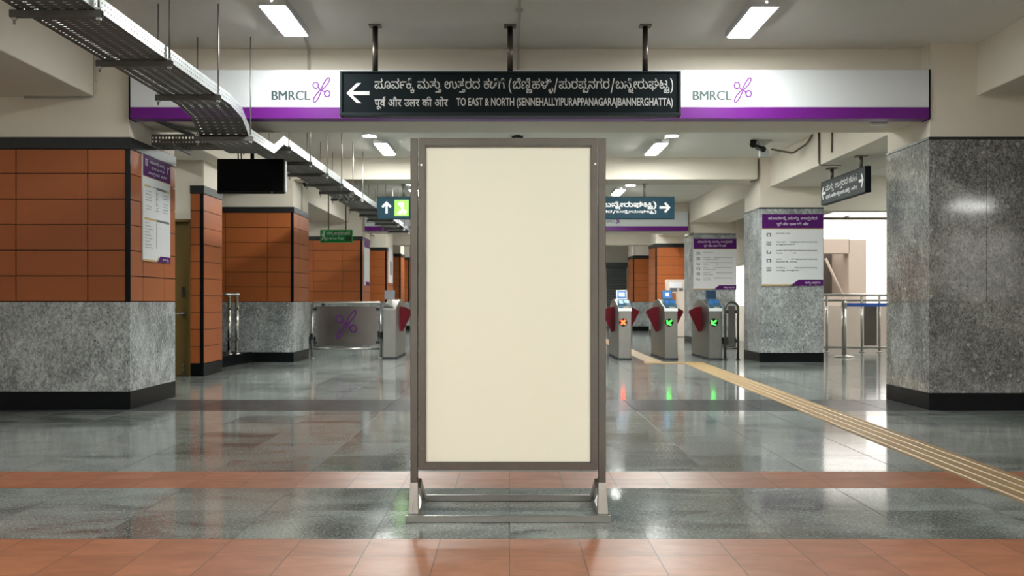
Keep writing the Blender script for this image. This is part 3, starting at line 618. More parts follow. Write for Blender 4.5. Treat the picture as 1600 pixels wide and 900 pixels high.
    'd54': '0,551 0,622 693,622 693,551 589,551 589,0 508,0 508,355 478,355 445,344 413,319 382,276 356,208 279,232 299,288 311,313 279,334 246,348 209,353 184,350 164,343 148,330 136,313 128,294 128,246 148,198 185,151 239,100 309,40 255,-12 182,53 119,114 73,176 57,207 48,240 45,275 48,308 56,337 70,362 108,398 156,419 204,426 259,420 308,400 354,370 396,401 444,420 508,426 508,551',
    'd25': '777,551 452,551 452,349 486,377 525,393 569,399 610,394 645,381 675,358 698,326 711,286 716,239 709,175 689,107 651,39 579,80 608,127 629,182 636,237 634,266 627,289 616,307 602,320 584,327 562,330 526,322 489,298 452,258 452,0 371,0 371,174 334,148 286,126 226,118 166,126 112,152 90,171 71,194 57,222 49,254 46,290 52,340 70,382 101,417 141,443 189,459 260,464 339,454 333,381 277,390 213,388 183,379 159,365 141,345 131,321 127,292 130,260 141,234 158,214 179,199 202,191 228,188 282,197 329,224 371,260 371,551 0,551 0,622 777,622',
    'd68': '-185,615 -204,660 -216,704 -220,748 -215,789 -201,824 -178,854 -146,878 -107,891 -61,896 -23,893 10,883 39,868 64,845 87,815 127,734 163,622 273,622 273,551 170,551 170,0 89,0 89,551 0,551 0,622 87,622 49,736 28,776 5,803 -23,820 -57,825 -82,822 -102,814 -118,800 -130,782 -137,760 -138,711 -129,672 -105,615',
    'd23': '470,218 465,175 450,141 424,114 392,95 354,84 312,80 257,87 206,108 159,144 115,196 71,267 29,356 100,382 129,316 160,260 193,214 228,180 265,160 305,153 349,161 367,170 380,185 388,203 389,251 370,293 318,347 260,341 255,411 296,415 328,423 352,435 367,451 377,471 380,494 377,516 370,533 356,546 322,560 278,561 235,552 171,525 146,594 186,612 237,627 298,632 346,628 386,615 418,593 441,565 454,532 459,495 452,447 429,407 392,375 412,355 507,350 594,363 594,551 521,551 521,622 1038,622 1038,551 934,551 934,0 853,0 853,551 675,551 675,0 594,0 594,290 531,280 455,282 468,240/854,615 826,705 798,767 767,804 730,821 694,823 638,809 614,882 672,894 739,893 771,885 798,870 824,850 848,820 870,784 910,681 929,615',
}
KANNADA_LINE = [[('k43', 0, 0), ('k64', 792, 0), ('k53', 1538, 0), ('k93', 2332, 0), ('k23', 2899, 0), ('k67', 3473, 0), ('k96', 3473, 0)], [('k47', 3948, 0), ('k38', 5104, 0), ('k63', 5726, 0), ('k111', 6090, 0)], [('k13', 6455, 0), ('k38', 7677, 0), ('k111', 8299, 0), ('k49', 8364, 0), ('k40', 9015, 0)], [('k23', 10080, 0), ('k35', 10654, 0), ('k67', 11422, 0), ('k25', 11422, 0), ('k67', 12070, 0)], [('k411', 12370, 0), ('k45', 12753, 0), ('k67', 13553, 0), ('k37', 13553, 0), ('k67', 14417, 0), ('k110', 14417, 0), ('k57', 14530, 0), ('k52', 15331, 0), ('k61', 16041, 0), ('k125', 16368, 0), ('k418', 16493, 0), ('k43', 17012, 0), ('k63', 17804, 0), ('k49', 18168, 0), ('k43', 18819, 0), ('k116', 19611, 0), ('k42', 19731, 0), ('k25', 20442, 0), ('k49', 21090, 0), ('k418', 21741, 0), ('k45', 22260, 0), ('k42', 23060, 0), ('k67', 23771, 0), ('k115', 23771, 0), ('k74', 23876, 0), ('k49', 24284, 0), ('k63', 24935, 0), ('k26', 25299, 0), ('k33', 26295, 0), ('k106', 27110, 0), ('k412', 27245, 0)]]
HINDI_LINE = [[('d46', 0, 0), ('d70', 568, 0), ('d57', 568, 0), ('d470', 1124, 0)], [('d24', 1424, 0), ('d52', 2447, 0)], [('d13', 3156, 0), ('d54', 3704, 0), ('d52', 4382, 0)], [('d25', 5091, 0), ('d68', 5853, 0)], [('d23', 6412, 0), ('d52', 7435, 0)]]

# ================================================================== the setting
CEIL = 3.57
# floor: one mesh, bands of stone and terracotta
mb = MB()
def fl(x0, x1, y0, y1, mat):
    mb.use(mat).quad((x0, y0, 0), (x1, y0, 0), (x1, y1, 0), (x0, y1, 0))
for a, b_, k in ((-9, 3.386, 'granite_floor'), (3.386, 4.654, 'terracotta_near'), (4.654, 5.918, 'granite_floor'), (5.918, 6.508, 'terracotta_far'),
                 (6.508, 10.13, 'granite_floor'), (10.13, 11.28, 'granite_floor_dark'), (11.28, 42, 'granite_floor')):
    fl(-9, 15, a, b_, k)
struct('floor', mb, None, 'polished grey granite floor with terracotta tile bands running across the hall', 'floor')

mb = MB().box(-9, 15, -9, 21.3, CEIL, CEIL + .2)
mb.box(-9, 6.6, 21.3, 42, CEIL, CEIL + .2)
struct('ceiling', mb, 'ceiling', 'plain off white ceiling of the station hall', 'ceiling')
struct('wall_left', MB().box(-9.2, -9, -9, 42, 0, CEIL), 'cream', 'cream side wall behind the orange tiled piers', 'wall')
struct('wall_right', MB().box(15, 15.2, -9, 21.4, 0, CEIL), 'cream', 'cream side wall behind the grey granite pillars', 'wall')
mb = MB().box(-9, -7, -9.2, -9, 0, CEIL).box(-7, 8.5, -9.2, -9, 2.95, CEIL).box(8.5, 12.2, -9.2, -9, 0, CEIL).box(12.2, 14.4, -9.2, -9, 0, 1.2).box(12.2, 14.4, -9.2, -9, 3.0, CEIL).box(14.4, 15, -9.2, -9, 0, CEIL)
struct('wall_rear', mb, 'cream', 'cream end wall behind the viewer with a wide opening added for daylight and one open window', 'wall')  # wide rear opening is added to let soft daylight in from the front
mb = MB().box(-9, 6.6, 42, 42.2, 0, CEIL)
struct('wall_back', mb, 'cream', 'far cream end wall of the hall around the roller shutter', 'wall')

# cross beams and long beams of the ceiling
struct('trim_1', MB().box(-3.9, 4.3, 10.42, 11.23, 2.864, CEIL), 'cream', 'cream concrete cross beam carrying the first white and purple fascia', 'beam', .01)
struct('trim_2', MB().box(-4.2, 4.62, 18.32, 19.15, 3.19, CEIL), 'cream', 'cream concrete cross beam between the second pair of piers', 'beam', .01)
struct('trim_3', MB().box(-3.9, 4.9, 26.62, 27.4, 2.83, CEIL), 'cream', 'cream concrete cross beam carrying the distant fascia', 'beam', .01)
struct('trim_4', MB().box(-5.06, -4.06, -9, 42, 3.06, CEIL + .01), 'cream', 'long cream ceiling beam above the orange tiled piers', 'beam', .01)
struct('trim_5', MB().box(4.55, 5.6, -9, 33, 3.06, CEIL + .01), 'cream', 'long cream ceiling beam above the granite pillars', 'beam', .01)
struct('trim_6', MB().box(5.6, 15, 20.9, 21.3, 2.87, CEIL + .01), 'cream', 'cream edge beam above the railing and the open daylight side', 'beam', .01)
struct('trim_7', MB().box(6.2, 6.6, 21.3, 26, 2.87, CEIL + .01).box(6.2, 6.6, 26, 42, 2.08, CEIL + .01), 'cream', 'cream edge beam along the open side beyond the gates', 'beam', .01)
struct('trim_8', MB().box(-3.9, 4.9, 34.0, 34.6, 2.9, CEIL), 'cream', 'farthest cream cross beam of the ceiling', 'beam', .01)
struct('wall_parapet', MB().box(6.3, 6.5, 23.6, 34.4, 0, .95), 'cream', 'low cream parapet along the open side beyond the gates', 'wall')
struct('wall_corner', MB().box(6.2, 6.6, 34.4, 42, 0, CEIL), 'cream', 'cream wall at the far corner by the roller shutter', 'wall')


# ------------------------------------------------------------------ piers and pillars
def tiles(mb, us, zs, to3, gap=.009, th=.02):
    for u0, u1 in zip(us, us[1:]):
        for z0, z1 in zip(zs, zs[1:]):
            a0, a1, c0, c1 = u0 + gap / 2, u1 - gap / 2, z0 + gap / 2, z1 - gap / 2
            mb.hexa([to3(a0, 0, c0), to3(a1, 0, c0), to3(a1, th, c0), to3(a0, th, c0), to3(a0, 0, c1), to3(a1, 0, c1), to3(a1, th, c1), to3(a0, th, c1)])


def clay_pier(label, xl, xr, yf, yb, fu, su, top=(2.55, 2.655), dado=True, zrows=None, side=1, base=.175):
    """pier with clay tiles above a granite dado; fu: tile seams on the front (x), su: on the inner side (y)"""
    xi, xo = (xr, xl) if side > 0 else (xl, xr)          # inner face x, outer face x
    s = 1 if side > 0 else -1
    root = thing('tiled_pier', ((xl + xr) / 2, (yf + yb) / 2, 0), label, 'pillar', 'orange tiled piers along the hall', 'structure')
    lo, hi = sorted((xi - s * .022, xo))
    MB().box(lo, hi, yf + .022, yb, 0, top[1] - .01).build('backing', 'joint', root)
    lo, hi = sorted((xi - s * .012, xo))
    MB().box(lo, hi, yf + .012, yb, top[1], CEIL).build('plaster_shaft', 'cream', root)
    z0 = 1.05 if dado else base
    if zrows is None:
        n = 6 if dado else 10
        zrows = [z0 + .006 + (top[0] - z0 - .006) * i / n for i in range(n + 1)]
    t = MB()
    tiles(t, fu, zrows, lambda a, d, c: (a, yf + d, c))
    tiles(t, su, zrows, (lambda a, d, c: (xi - d, a, c)) if s > 0 else (lambda a, d, c: (xi + .02 - d + 0 * a, a, c)))
    t.build('tile_cladding', 'clay', root)
    g = MB()
    if dado:
        lo, hi = sorted((xi, xo))
        g.box(lo, hi, yf, yb, base, 1.05)
        g.build('granite_dado', 'granite', root, .003)
    lo, hi = sorted((xi + s * .004, xo))
    MB().box(lo, hi, yf - .004, yb, 0, base).build('skirting', 'black_granite', root, .003)
    lo, hi = sorted((xi + s * .012, xo))
    MB().box(lo, hi, yf - .012, yb, top[0], top[1]).build('cornice', 'grey_stone', root, .004)
    lo, hi = sorted((xi + s * .003, xi - s * .045))
    MB().box(lo, hi, yf - .003, yf + .02, z0, top[0]).build('corner_trim', 'black_granite', root)
    return root


XL1 = -3.706
rows1 = [1.056, 1.306, 1.556, 1.806, 2.056, 2.306, 2.545]
clay_pier('wide orange tiled pier with the tall route chart on its side', -8.0, XL1, 10.25, 11.64,
          [-8.0, -7.62, -6.919, -6.219, -5.519, -4.819, -4.119, XL1 - .045], [10.25, 10.62, 11.28, 11.64], (2.545, 2.66), True, rows1)
clay_pier('narrow orange tiled wall end beside the brown door', wx(297, 14.85), -4.33, 14.85, 15.82,
          [wx(297, 14.85), -4.375], [14.85, 15.82], (2.585, 2.70), False)
clay_pier('orange tiled pier behind the black television', -9.0, -3.765, 18.3, 19.7,
          [-9, -8.6, -7.87, -7.14, -6.41, -5.68, -4.95, -4.22, -3.81], [18.3, 18.75, 19.7], (2.61, 2.71))
clay_pier('orange tiled pier behind the hanging green sign', -9.0, -3.72, 26.5, 28.0,
          [-9, -8.6, -7.87, -7.14, -6.41, -5.68, -4.95, -4.22, -3.765], [26.5, 27.2, 28.0], (2.61, 2.71))
clay_pier('distant orange tiled pier with a dark speckled notice, above the steel gate', -9.0, -3.72, 31.8, 33.6,
          [-9, -8, -7.2, -6.4, -5.6, -4.8, -3.765], [31.8, 33.6], (2.61, 2.71))
clay_pier('small distant orange tiled pier, second from the end of the row', -9.0, -3.72, 35.9, 37.2,
          [-9, -8, -7.2, -6.4, -5.6, -4.8, -3.765], [35.9, 37.2], (2.61, 2.71))
clay_pier('farthest orange tiled pier, last in the row beside the blank board', -9.0, -3.72, 39.0, 40.4,
          [-9, -8, -7.2, -6.4, -5.6, -4.8, -3.765], [39.0, 40.4], (2.61, 2.71))
clay_pier('distant orange tiled pier behind the cream cabinet', 4.45, 6.5, 32.0, 33.5,
          [4.495, 5.2, 5.9, 6.5], [32.0, 33.5], (2.72, 2.84), True, None, -1)
clay_pier('distant orange tiled pier beside the roller shutter', 4.47, 6.5, 38.0, 39.6,
          [4.515, 5.2, 5.9, 6.5], [38.0, 39.6], (2.62, 2.74), True, None, -1)
struct('wall_passage', MB().box(-9, wx(274, 14.85) - .7, 14.85, 15.0, 0, CEIL).box(wx(274, 14.85) - .7, -4.33, 14.87, 15.82, 2.70, CEIL)
       .box(wx(274, 14.85) - .7, wx(297, 14.85), 14.87, 15.0, 2.22, 2.70).box(-9, -4.6, 15.0, 15.82, 0, .05), 'cream', 'cream wall around the brown door', 'wall')


def granite_pillar(label, x0, x1, yf, yb, mat, zj=1.05, top=2.655, seams=(), side_seams=(), base=.165):
    root = thing('granite_pillar', ((x0 + x1) / 2, (yf + yb) / 2, 0), label, 'pillar', 'granite clad pillars along the open side', 'structure')
    MB().box(x0 + .02, x1, yf + .02, yb, 0, top - .01).build('backing', 'grout', root)
    MB().box(x0 + .012, x1, yf + .012, yb, top, CEIL).build('plaster_shaft', 'cream', root)
    us = [x0] + list(seams) + [x1]
    vs = [yf] + list(side_seams) + [yb]
    up = MB()
    tiles(up, us, [zj, top - .022], lambda a, d, c: (a, yf + d, c), .004)
    tiles(up, vs, [zj, top - .022], lambda a, d, c: (x0 + .02 - d, a, c), .004)
    up.build('upper_cladding', mat, root)
    lw = MB()
    tiles(lw, [x0, x1], [base, zj], lambda a, d, c: (a, yf + d, c), .004)
    tiles(lw, [yf, yb], [base, zj], lambda a, d, c: (x0 + .02 - d, a, c), .004)
    lw.build('lower_cladding', mat, root)
    MB().box(x0 - .004, x1, yf - .004, yb, 0, base).build('skirting', 'black_granite', root, .003)
    MB().box(x0 - .008, x1, yf - .008, yb, top - .022, top).build('top_trim', 'grey_stone', root)
    return root


granite_pillar('massive grey granite pillar, bare of any poster', 4.08, 6.3, 10.2, 11.36, 'granite_brown', seams=[4.637], side_seams=[10.72])
granite_pillar('grey granite pillar with the larger rules poster', 4.36, 5.48, 18.3, 19.5, 'granite', top=2.70, side_seams=[18.9])
granite_pillar('farther grey granite pillar with the smaller rules poster', 4.65, 5.72, 26.5, 27.9, 'granite', top=2.78)

# brown door beside the narrow tiled wall end
dx1 = wx(297, 14.85)
door = tag(MB().box(dx1 - .92, dx1 - .012, 14.90, 14.945, .012, 2.19).build('door_1', 'door_brown', None, .003), 'brown flush door standing between the route chart pier and the narrow orange wall end', 'door', None, 'structure')
MB().box(dx1 - .97, dx1 - .92, 14.84, 14.98, 0, 2.22).box(dx1 - .97, dx1 + .0, 14.84, 14.98, 2.19, 2.225).box(dx1 - .012, dx1 + .004, 14.84, 14.98, 0, 2.22).build('door_frame', 'door_brown', door)
hx = wx(287, 14.9)
hd = MB().cyl((hx, 14.905, .89), (hx, 14.85, .89), .012)
hd.cyl((hx, 14.85, .89), (hx - .11, 14.85, .885), .011).disc((hx, 14.9, .89), (0, -1, 0), .028, .012)
hd.build('lever_handle', 'chrome', door)
MB().box(hx - .02, hx + .02, 14.885, 14.9, 1.12, 1.26).build('lock_plate', 'chrome', door)
MB().cyl((hx - .01, 14.89, .05), (hx - .01, 14.89, .18), .008).box(hx - .03, hx + .02, 14.88, 14.9, .07, .1).build('floor_bolt', 'pipe_brown', door)

# angled kerb under the short railing
mb = MB()
kz = .185
pl = [(wx(340, 15.82), 15.82), (wx(347, 16.75), 16.75), (wx(388, 18.06), 18.06), (wx(388, 18.06), 18.3), (-6.4, 18.3), (-6.4, 15.82)]
mb.prism(pl, 0, kz, lambda a, b_, d: (a, b_, d))
struct('trim_9', mb, 'black_granite', 'low black granite kerb between the narrow orange wall end and the next pier', 'kerb', .006)

# back shutter, distant things
mb = MB()
n = 22
for i in range(n):
    z0 = 2.43 * i / n
    mb.box(wx(947, 42) + .02, wx(979, 42) - .02, 41.94, 41.985 - (.012 if i % 2 else 0), z0, z0 + 2.43 / n - .008)
sh = tag(mb.build('roller_shutter', 'shutter'), 'closed grey roller shutter in the far end wall', 'shutter')
MB().box(wx(947, 42) - .03, wx(979, 42) + .03, 41.84, 41.99, 2.43, 2.62).build('shutter_box', 'shutter', sh)

# outside, seen past the railing
struct('wall_outside', MB().box(7.2, wx(1328, 27), 27, 27.4, -.2, 1.25).box(7.2, wx(1328, 27), 27, 27.4, 2.3, 2.68)
       .box(wx(1326, 27), wx(1354, 27), 27, 29.5, -.2, 2.66), 'outside', 'pale weathered concrete stair building outside behind the railing', 'wall', .01)
struct('trim_10', MB().box(7.2, wx(1326, 28.5), 28.4, 28.6, -.2, 2.6), 'outside_dark', 'dark sheet painted as the shade inside the stair building outside', 'wall')  # dark sheet standing in for the shade of the opening
struct('wall_low', MB().box(6.6, 14.5, 23.9, 24.05, 0, .98), 'outside', 'low pale wall outside behind the steel railing', 'wall', .01)
struct('ground', MB().box(6.6, 60, 21.3, 75, -.26, -.02).box(-40, 50, -60, -9.2, -.26, -.02), 'outside_ground', 'pale paving outside the open side of the hall, with unseen paving added at the rear', 'ground')  # rear slab is unseen, added to bounce daylight up to the ceiling
tag(MB().tube([(wx(1289, 26.9), 26.85, wz(404, 26.9)), (wx(1317, 26.9), 26.85, wz(464, 26.9))], .035, 10).build('stair_handrail', 'outside'),
    'pale slanting handrail in the dark stair opening outside', 'handrail')

# ================================================================== the blank display board
root = thing('display_stand', (-.0065, 5.25, 0), 'tall steel display stand with a blank cream poster panel, in the middle of the floor', 'display stand')
cx = -.0065
bx0, bx1 = wx(634, 4.995), wx(955, 4.995)
t = .032
for ya_ in (4.995, 5.53):
    MB().box(bx0, bx1, ya_, ya_ + t, 0, t).build('cross_bar', 'steel_h', root, .002)
for xa_ in (bx0 + .012, bx1 - .052):
    MB().box(xa_, xa_ + .04, 5.027, 5.53, 0, t).build('side_bar', 'steel', root, .002)
PY0, PY1 = 5.045, 5.083
zt = wz(216, PY0)
for sx, (pa, pb) in ((-1, (641.2, 652.6)), (1, (935.0, 946.6))):
    x0, x1 = wx(pa, PY0), wx(pb, PY0)
    po = MB().box(x0, x1, PY0, PY1, .16, zt).build('post', 'steel_warm', root, .002)
    # flared foot: wider at the floor, on the outer side
    xo, xi = (x0, x1) if sx < 0 else (x1, x0)
    lo = (xo + sx * .012, xi - sx * .004)
    fo = MB()
    a = sorted((xo + sx * .001, xi)); b_ = sorted(lo)
    fo.hexa([(b_[0], PY0 - .006, t), (b_[1], PY0 - .006, t), (b_[1], PY1 + .006, t), (b_[0], PY1 + .006, t),
             (a[0], PY0 - .001, .182), (a[1], PY0 - .001, .182), (a[1], PY1 + .001, .182), (a[0], PY1 + .001, .182)])
    fo.build('post_foot', 'steel', po, .0015)
    br = MB()
    xa = xi - sx * .001
    br.hexa([(xa - .012, 5.40, t), (xa + .012, 5.40, t), (xa + .012, 5.45, t), (xa - .012, 5.45, t),
             (xa - .012, PY1, .15), (xa + .012, PY1, .15), (xa + .012, PY1 + .035, .19), (xa - .012, PY1 + .035, .19)])
    br.build('brace', 'steel', root)
fx0, fx1 = wx(653.9, PY0), wx(933.8, PY0)
ix0, ix1 = wx(664.3, PY0), wx(924.0, PY0)
fz0, fz1 = wz(734.3, PY0), wz(215.8, PY0)
iz0, iz1 = wz(722.8, PY0), wz(227.0, PY0)
fy0, fy1 = PY0 - .004, PY0 + .042
fr = MB()
def member(p, q, r_, s_, mat):
    fr.use(mat)
    fr.hexa([(p[0], fy0, p[1]), (q[0], fy0, q[1]), (q[0], fy1, q[1]), (p[0], fy1, p[1]), (s_[0], fy0, s_[1]), (r_[0], fy0, r_[1]), (r_[0], fy1, r_[1]), (s_[0], fy1, s_[1])])
g = .0006
member((fx0, fz1), (fx1, fz1), (ix1, iz1), (ix0, iz1), 'steel_warm_h')
member((fx0, fz0), (fx1, fz0), (ix1, iz0), (ix0, iz0), 'steel_warm_h')
member((fx0, fz0 + g), (fx0, fz1 - g), (ix0, iz1 - g), (ix0, iz0 + g), 'steel_warm')
member((fx1, fz0 + g), (fx1, fz1 - g), (ix1, iz1 - g), (ix1, iz0 + g), 'steel_warm')
frame = fr.build('panel_frame', None, root)
MB().box(ix0 - .004, ix1 + .004, PY0 + .012, PY0 + .03, iz0 - .004, iz1 + .004).build('poster_panel', 'poster_cream', root)
MB().box(ix0, ix0 + .0035, PY0 + .001, PY0 + .0125, iz0, iz1).box(ix1 - .0035, ix1, PY0 + .001, PY0 + .0125, iz0, iz1).box(ix0, ix1, PY0 + .001, PY0 + .0125, iz1 - .006, iz1).box(ix0, ix1, PY0 + .001, PY0 + .0125, iz0, iz0 + .003).build('inner_lip', 'steel_warm', frame)
for px, py, mat in ((658.5, 258, 'chrome'), (930.0, 256.5, 'chrome'), (659.8, 700, 'pipe_brown'), (929.5, 700, 'pipe_brown')):
    MB().disc((wx(px, PY0), fy0 + .001, wz(py, PY0)), (0, -1, 0), .0055, .004, 14).build('screw', mat, frame)
for px in (679, 909):
    MB().cyl((wx(px, PY0), PY0 + .02, fz0 + .001), (wx(px, PY0), PY0 + .02, fz0 - .005), .006, 12).build('rubber_stop', 'black_plastic', frame)
for sx, xa in ((-1, wx(653.2, PY0)), (1, wx(934.4, PY0))):
    for z in (.5, 1.62):
        MB().cyl((xa - .006, PY0 + .02, z), (xa + .006, PY0 + .02, z), .008, 12).build('spacer_bolt', 'chrome', root)

# ================================================================== signs
def sign_sheet(mb, mat, a0, a1, b0, b1, d0, d1, to3):
    mb.use(mat).prism(rect(a0, a1, b0, b1), d0, d1, to3)


# fascia on the first cross beam
Y = 10.2
root = thing('fascia_sign', ((wx(203, Y) + wx(1452, Y)) / 2, Y + .1, wz(186, Y)), 'wide white fascia with purple stripe across the first cross beam, behind the black direction sign', 'sign', 'white and purple fascias')
x0, x1 = wx(203.5, Y), wx(1451.5, Y)
MB().box(x0, x1, Y, Y + .18, wz(167.5, Y), wz(109, Y)).build('white_panel', 'fascia_white', root, .003)
MB().box(x0, x1, Y - .002, Y + .18, wz(185.5, Y), wz(167.5, Y)).build('purple_stripe', 'fascia_purple', root, .003)
for xe_ in (x0 - .015, x1):
    MB().box(xe_, xe_ + .015, Y - .004, Y + .18, wz(186, Y), wz(108.5, Y)).build('end_trim', 'sign_dark', root)
f3 = lambda yy: (lambda a, b_: (a, yy, b_))
LAT = text_shape('BMRCL')
for (ta, tb, ea, eb) in ((425, 484.5, 488, 516), (1083, 1142.5, 1146, 1174.5)):
    tm = MB()
    for k in (0, 1, 2):
        tm.flat_mesh(*fit(LAT, wx(ta, Y) + .004 * (k - 1), wx(tb, Y) + .004 * (k - 1), wz(156.5, Y), wz(142, Y)), f3(Y - .003 - .0002 * k))
    tm.build('lettering', 'logo_text', root)
    emblem(MB(), f3(Y - .002), wx(ea, Y), wx(eb, Y), wz(161, Y), wz(121.5, Y), .0075, (0, 1, 0)).build('emblem', 'logo_purple', root)

# black direction sign hung in front of it
Y = 9.5
root = thing('direction_sign', (wx(797, Y), Y + .06, wz(181, Y)), 'long black direction sign with white arrow and lettering, hung from the ceiling on three poles', 'sign')
x0, x1, z0, z1 = wx(531, Y), wx(1064, Y), wz(181, Y), wz(111, Y)
MB().box(x0 + .02, x1 - .02, Y + .012, Y + .11, z0 + .02, z1 - .012).build('sign_face', 'sign_dark', root)
MB().box(x0, x1, Y, Y + .12, z1 - .014, z1).box(x0, x1, Y - .012, Y + .12, z0, z0 + .028).box(x0, x0 + .022, Y, Y + .12, z0, z1).box(x1 - .022, x1, Y, Y + .12, z0, z1).build('sign_frame', 'sign_frame', root, .003)
yt = Y + .0095
tm = MB()
tm.flat_mesh(*fit(script_shape(KANNADA_LINE, .008), wx(585, Y), wx(1052, Y), wz(146, Y), wz(121.5, Y)), f3(yt))
tm.build('kannada_lettering', 'sign_text', root)
tm = MB()
tm.flat_mesh(*fit(script_shape(HINDI_LINE, .012), wx(585, Y), wx(700, Y), wz(170.5, Y), wz(150.5, Y)), f3(yt))
tm.build('hindi_lettering', 'sign_text', root)
tm = MB()
tm.flat_mesh(*fit(text_shape('TO EAST & NORTH (SENNEHALLYIPURAPPANAGARAJBANNERGHATTA)', .018), wx(713, Y), wx(1051.5, Y), wz(168.8, Y), wz(152.5, Y)), f3(yt))
tm.build('english_lettering', 'sign_text', root)
# big arrow pointing along -x
tm = MB()
cxa, cza = wx(559, Y), wz(145, Y)
px_ = Y / F
head = [[(541, 145), (560, 129.5), (564.5, 129.5), (549, 145)], [(541, 145), (549, 145), (564.5, 160.5), (557.5, 160.5)], [(546, 142), (577, 142), (577, 148.3), (546, 148.3)]]
head = [[(541, 145.2), (557, 129.5), (564, 129.5), (550.5, 142.2), (577, 142.2), (577, 148.3), (550.5, 148.3), (564, 160.5), (557, 160.5)]]
for p in head:
    tm.prism([(wx(a, Y), wz(b_, Y)) for a, b_ in p], yt - .001, yt + .002, lambda a, b_, d: (a, d, b_))
tm.build('arrow', 'white_text', root)
for px in (585, 797, 1009.5):
    x = wx(px, Y)
    pole = MB().cyl((x, Y + .06, z1), (x, Y + .06, CEIL - .012), .026, 16).build('hanger_pole', 'steel_warm', root)
    MB().box(x - .055, x + .055, Y + .005, Y + .115, CEIL - .014, CEIL).build('ceiling_plate', 'pipe_brown', pole, .002)

# far fascia and hanging signs
Y = 26.5
root = thing('fascia_sign', (.4, Y + .08, wz(361, Y)), 'distant white fascia with purple stripe, half hidden behind the blank board and the teal sign', 'sign', 'white and purple fascias')
x0, x1 = wx(570, Y), wx(1075, Y)
MB().box(x0, x1, Y, Y + .12, wz(353.5, Y), wz(331, Y)).build('white_panel', 'fascia_white', root, .003)
MB().box(x0, x1, Y - .002, Y + .12, wz(360.5, Y), wz(353.5, Y)).build('purple_stripe', 'fascia_purple', root, .003)
for ta, tb in ((573, 590), (948, 962)):
    tm = MB()
    tm.flat_mesh(*fit(LAT, wx(ta, Y), wx(tb, Y), wz(348.5, Y), wz(343.5, Y)), f3(Y - .004))
    tm.build('lettering', 'logo_text', root)
emblem(MB(), f3(Y - .004), wx(963, Y), wx(968, Y), wz(350, Y), wz(342, Y), .008, (0, 1, 0)).build('emblem', 'logo_purple', root)

Y = 18.95
root = thing('direction_sign', (wx(821, Y), Y + .05, wz(341, Y)), 'long dark teal direction sign with up arrow and lime pictogram, running behind the blank board', 'sign')
x0, x1, z0, z1 = wx(589, Y), wx(1054, Y), wz(341.5, Y), wz(308, Y)
MB().box(x0, x1, Y, Y + .1, z0, z1).build('sign_face', 'sign_teal', root, .004)
MB().box(x0 - .01, x1 + .01, Y + .01, Y + .09, z1, z1 + .012).box(x0 - .01, x1 + .01, Y + .01, Y + .09, z0 - .012, z0).build('sign_frame', 'sign_frame', root)
yt = Y - .002
def poly_px(tm, pts, Yp, yy, th=.003):
    tm.prism([(wx(a, Yp), wz(b_, Yp)) for a, b_ in pts], yy - th, yy, lambda a, b_, d: (a, d, b_))
tm = MB()
poly_px(tm, [(602.3, 333.5), (605.7, 333.5), (605.7, 321.5), (609.5, 325), (612, 322.5), (604, 314.5), (596, 322.5), (598.5, 325), (602.3, 321.5)][::-1], Y, yt)
tm.build('arrow', 'white_text', root)
tm = MB()
poly_px(tm, [(1030.5, 326), (1041.5, 326), (1037.5, 330.5), (1040.2, 332.6), (1047.6, 324.2), (1040.2, 316), (1037.5, 318), (1041.5, 322.4), (1030.5, 322.4)][::-1], Y, yt)
tm.build('arrow', 'white_text', root)
tm = MB()
poly_px(tm, [(616.5, 337.5), (638.5, 337.5), (638.5, 312.5), (616.5, 312.5)], Y, yt)
pg = tm.build('pictogram', 'lime', root)
tm = MB()
def blob(cx_, cy_, rx, ry, n=16): return [(cx_ + rx * math.cos(2 * math.pi * i / n), cy_ - ry * math.sin(2 * math.pi * i / n)) for i in range(n)]
for q in (blob(626.5, 318.5, 4.2, 3), blob(628.6, 323, 2.6, 3.6), blob(625.2, 332.4, 2.6, 3), blob(632.5, 330.5, 2.8, 2.6), blob(629.5, 328.6, 3, 1.6), [(620, 334.8), (634, 334.8), (634, 333.6), (620, 333.6)]):
    poly_px(tm, q, Y, yt - .003)
tm.build('pictogram_figures', 'lime_white', pg)
tm = MB()
tm.flat_mesh(*fit(script_shape(KANNADA_LINE[2:], .03), wx(700, Y), wx(1025.5, Y), wz(327.3, Y), wz(314.8, Y)), f3(yt - .001))
tm.flat_mesh(*fit(script_shape(KANNADA_LINE[:2] + HINDI_LINE + KANNADA_LINE[3:], .02), wx(700, Y), wx(1025.5, Y), wz(334.2, Y), wz(327.8, Y)), f3(yt - .001))
tm.build('lettering', 'white_text', root)
for px in (630, 800, 1007.5):
    x = wx(px, Y)
    MB().cyl((x, Y + .05, z1), (x, Y + .05, 3.19), .022, 12).box(x - .05, x + .05, Y - .0, Y + .1, 3.178, 3.19).build('hanger_pole', 'steel', root)

# small green sign
Y = 21.0
x0, x1, z0, z1 = wx(500, Y), wx(550.5, Y), wz(379, Y), wz(359, Y)
root = thing('exit_sign', ((x0 + x1) / 2, Y, z0), 'small green hanging sign with white lettering, before the orange tiles', 'sign')
MB().box(x0, x1, Y, Y + .06, z0, z1).build('sign_face', 'green_sign', root, .01)
tm = MB()
poly_px(tm, [(540, 376.5), (549, 376.5), (549, 368.5), (540, 368.5)], Y, Y - .001)
tm.build('dark_square', 'green_dark', root)
tm = MB()
tm.flat_mesh(*fit(script_shape(KANNADA_LINE[1:4], .03), wx(511, Y), wx(547, Y), wz(369, Y), wz(361.5, Y)), f3(Y - .002))
tm.flat_mesh(*fit(script_shape(HINDI_LINE, .03), wx(509, Y), wx(537, Y), wz(375.5, Y), wz(370.5, Y)), f3(Y - .002))
tm.build('lettering', 'white_text', root)
tm = MB()
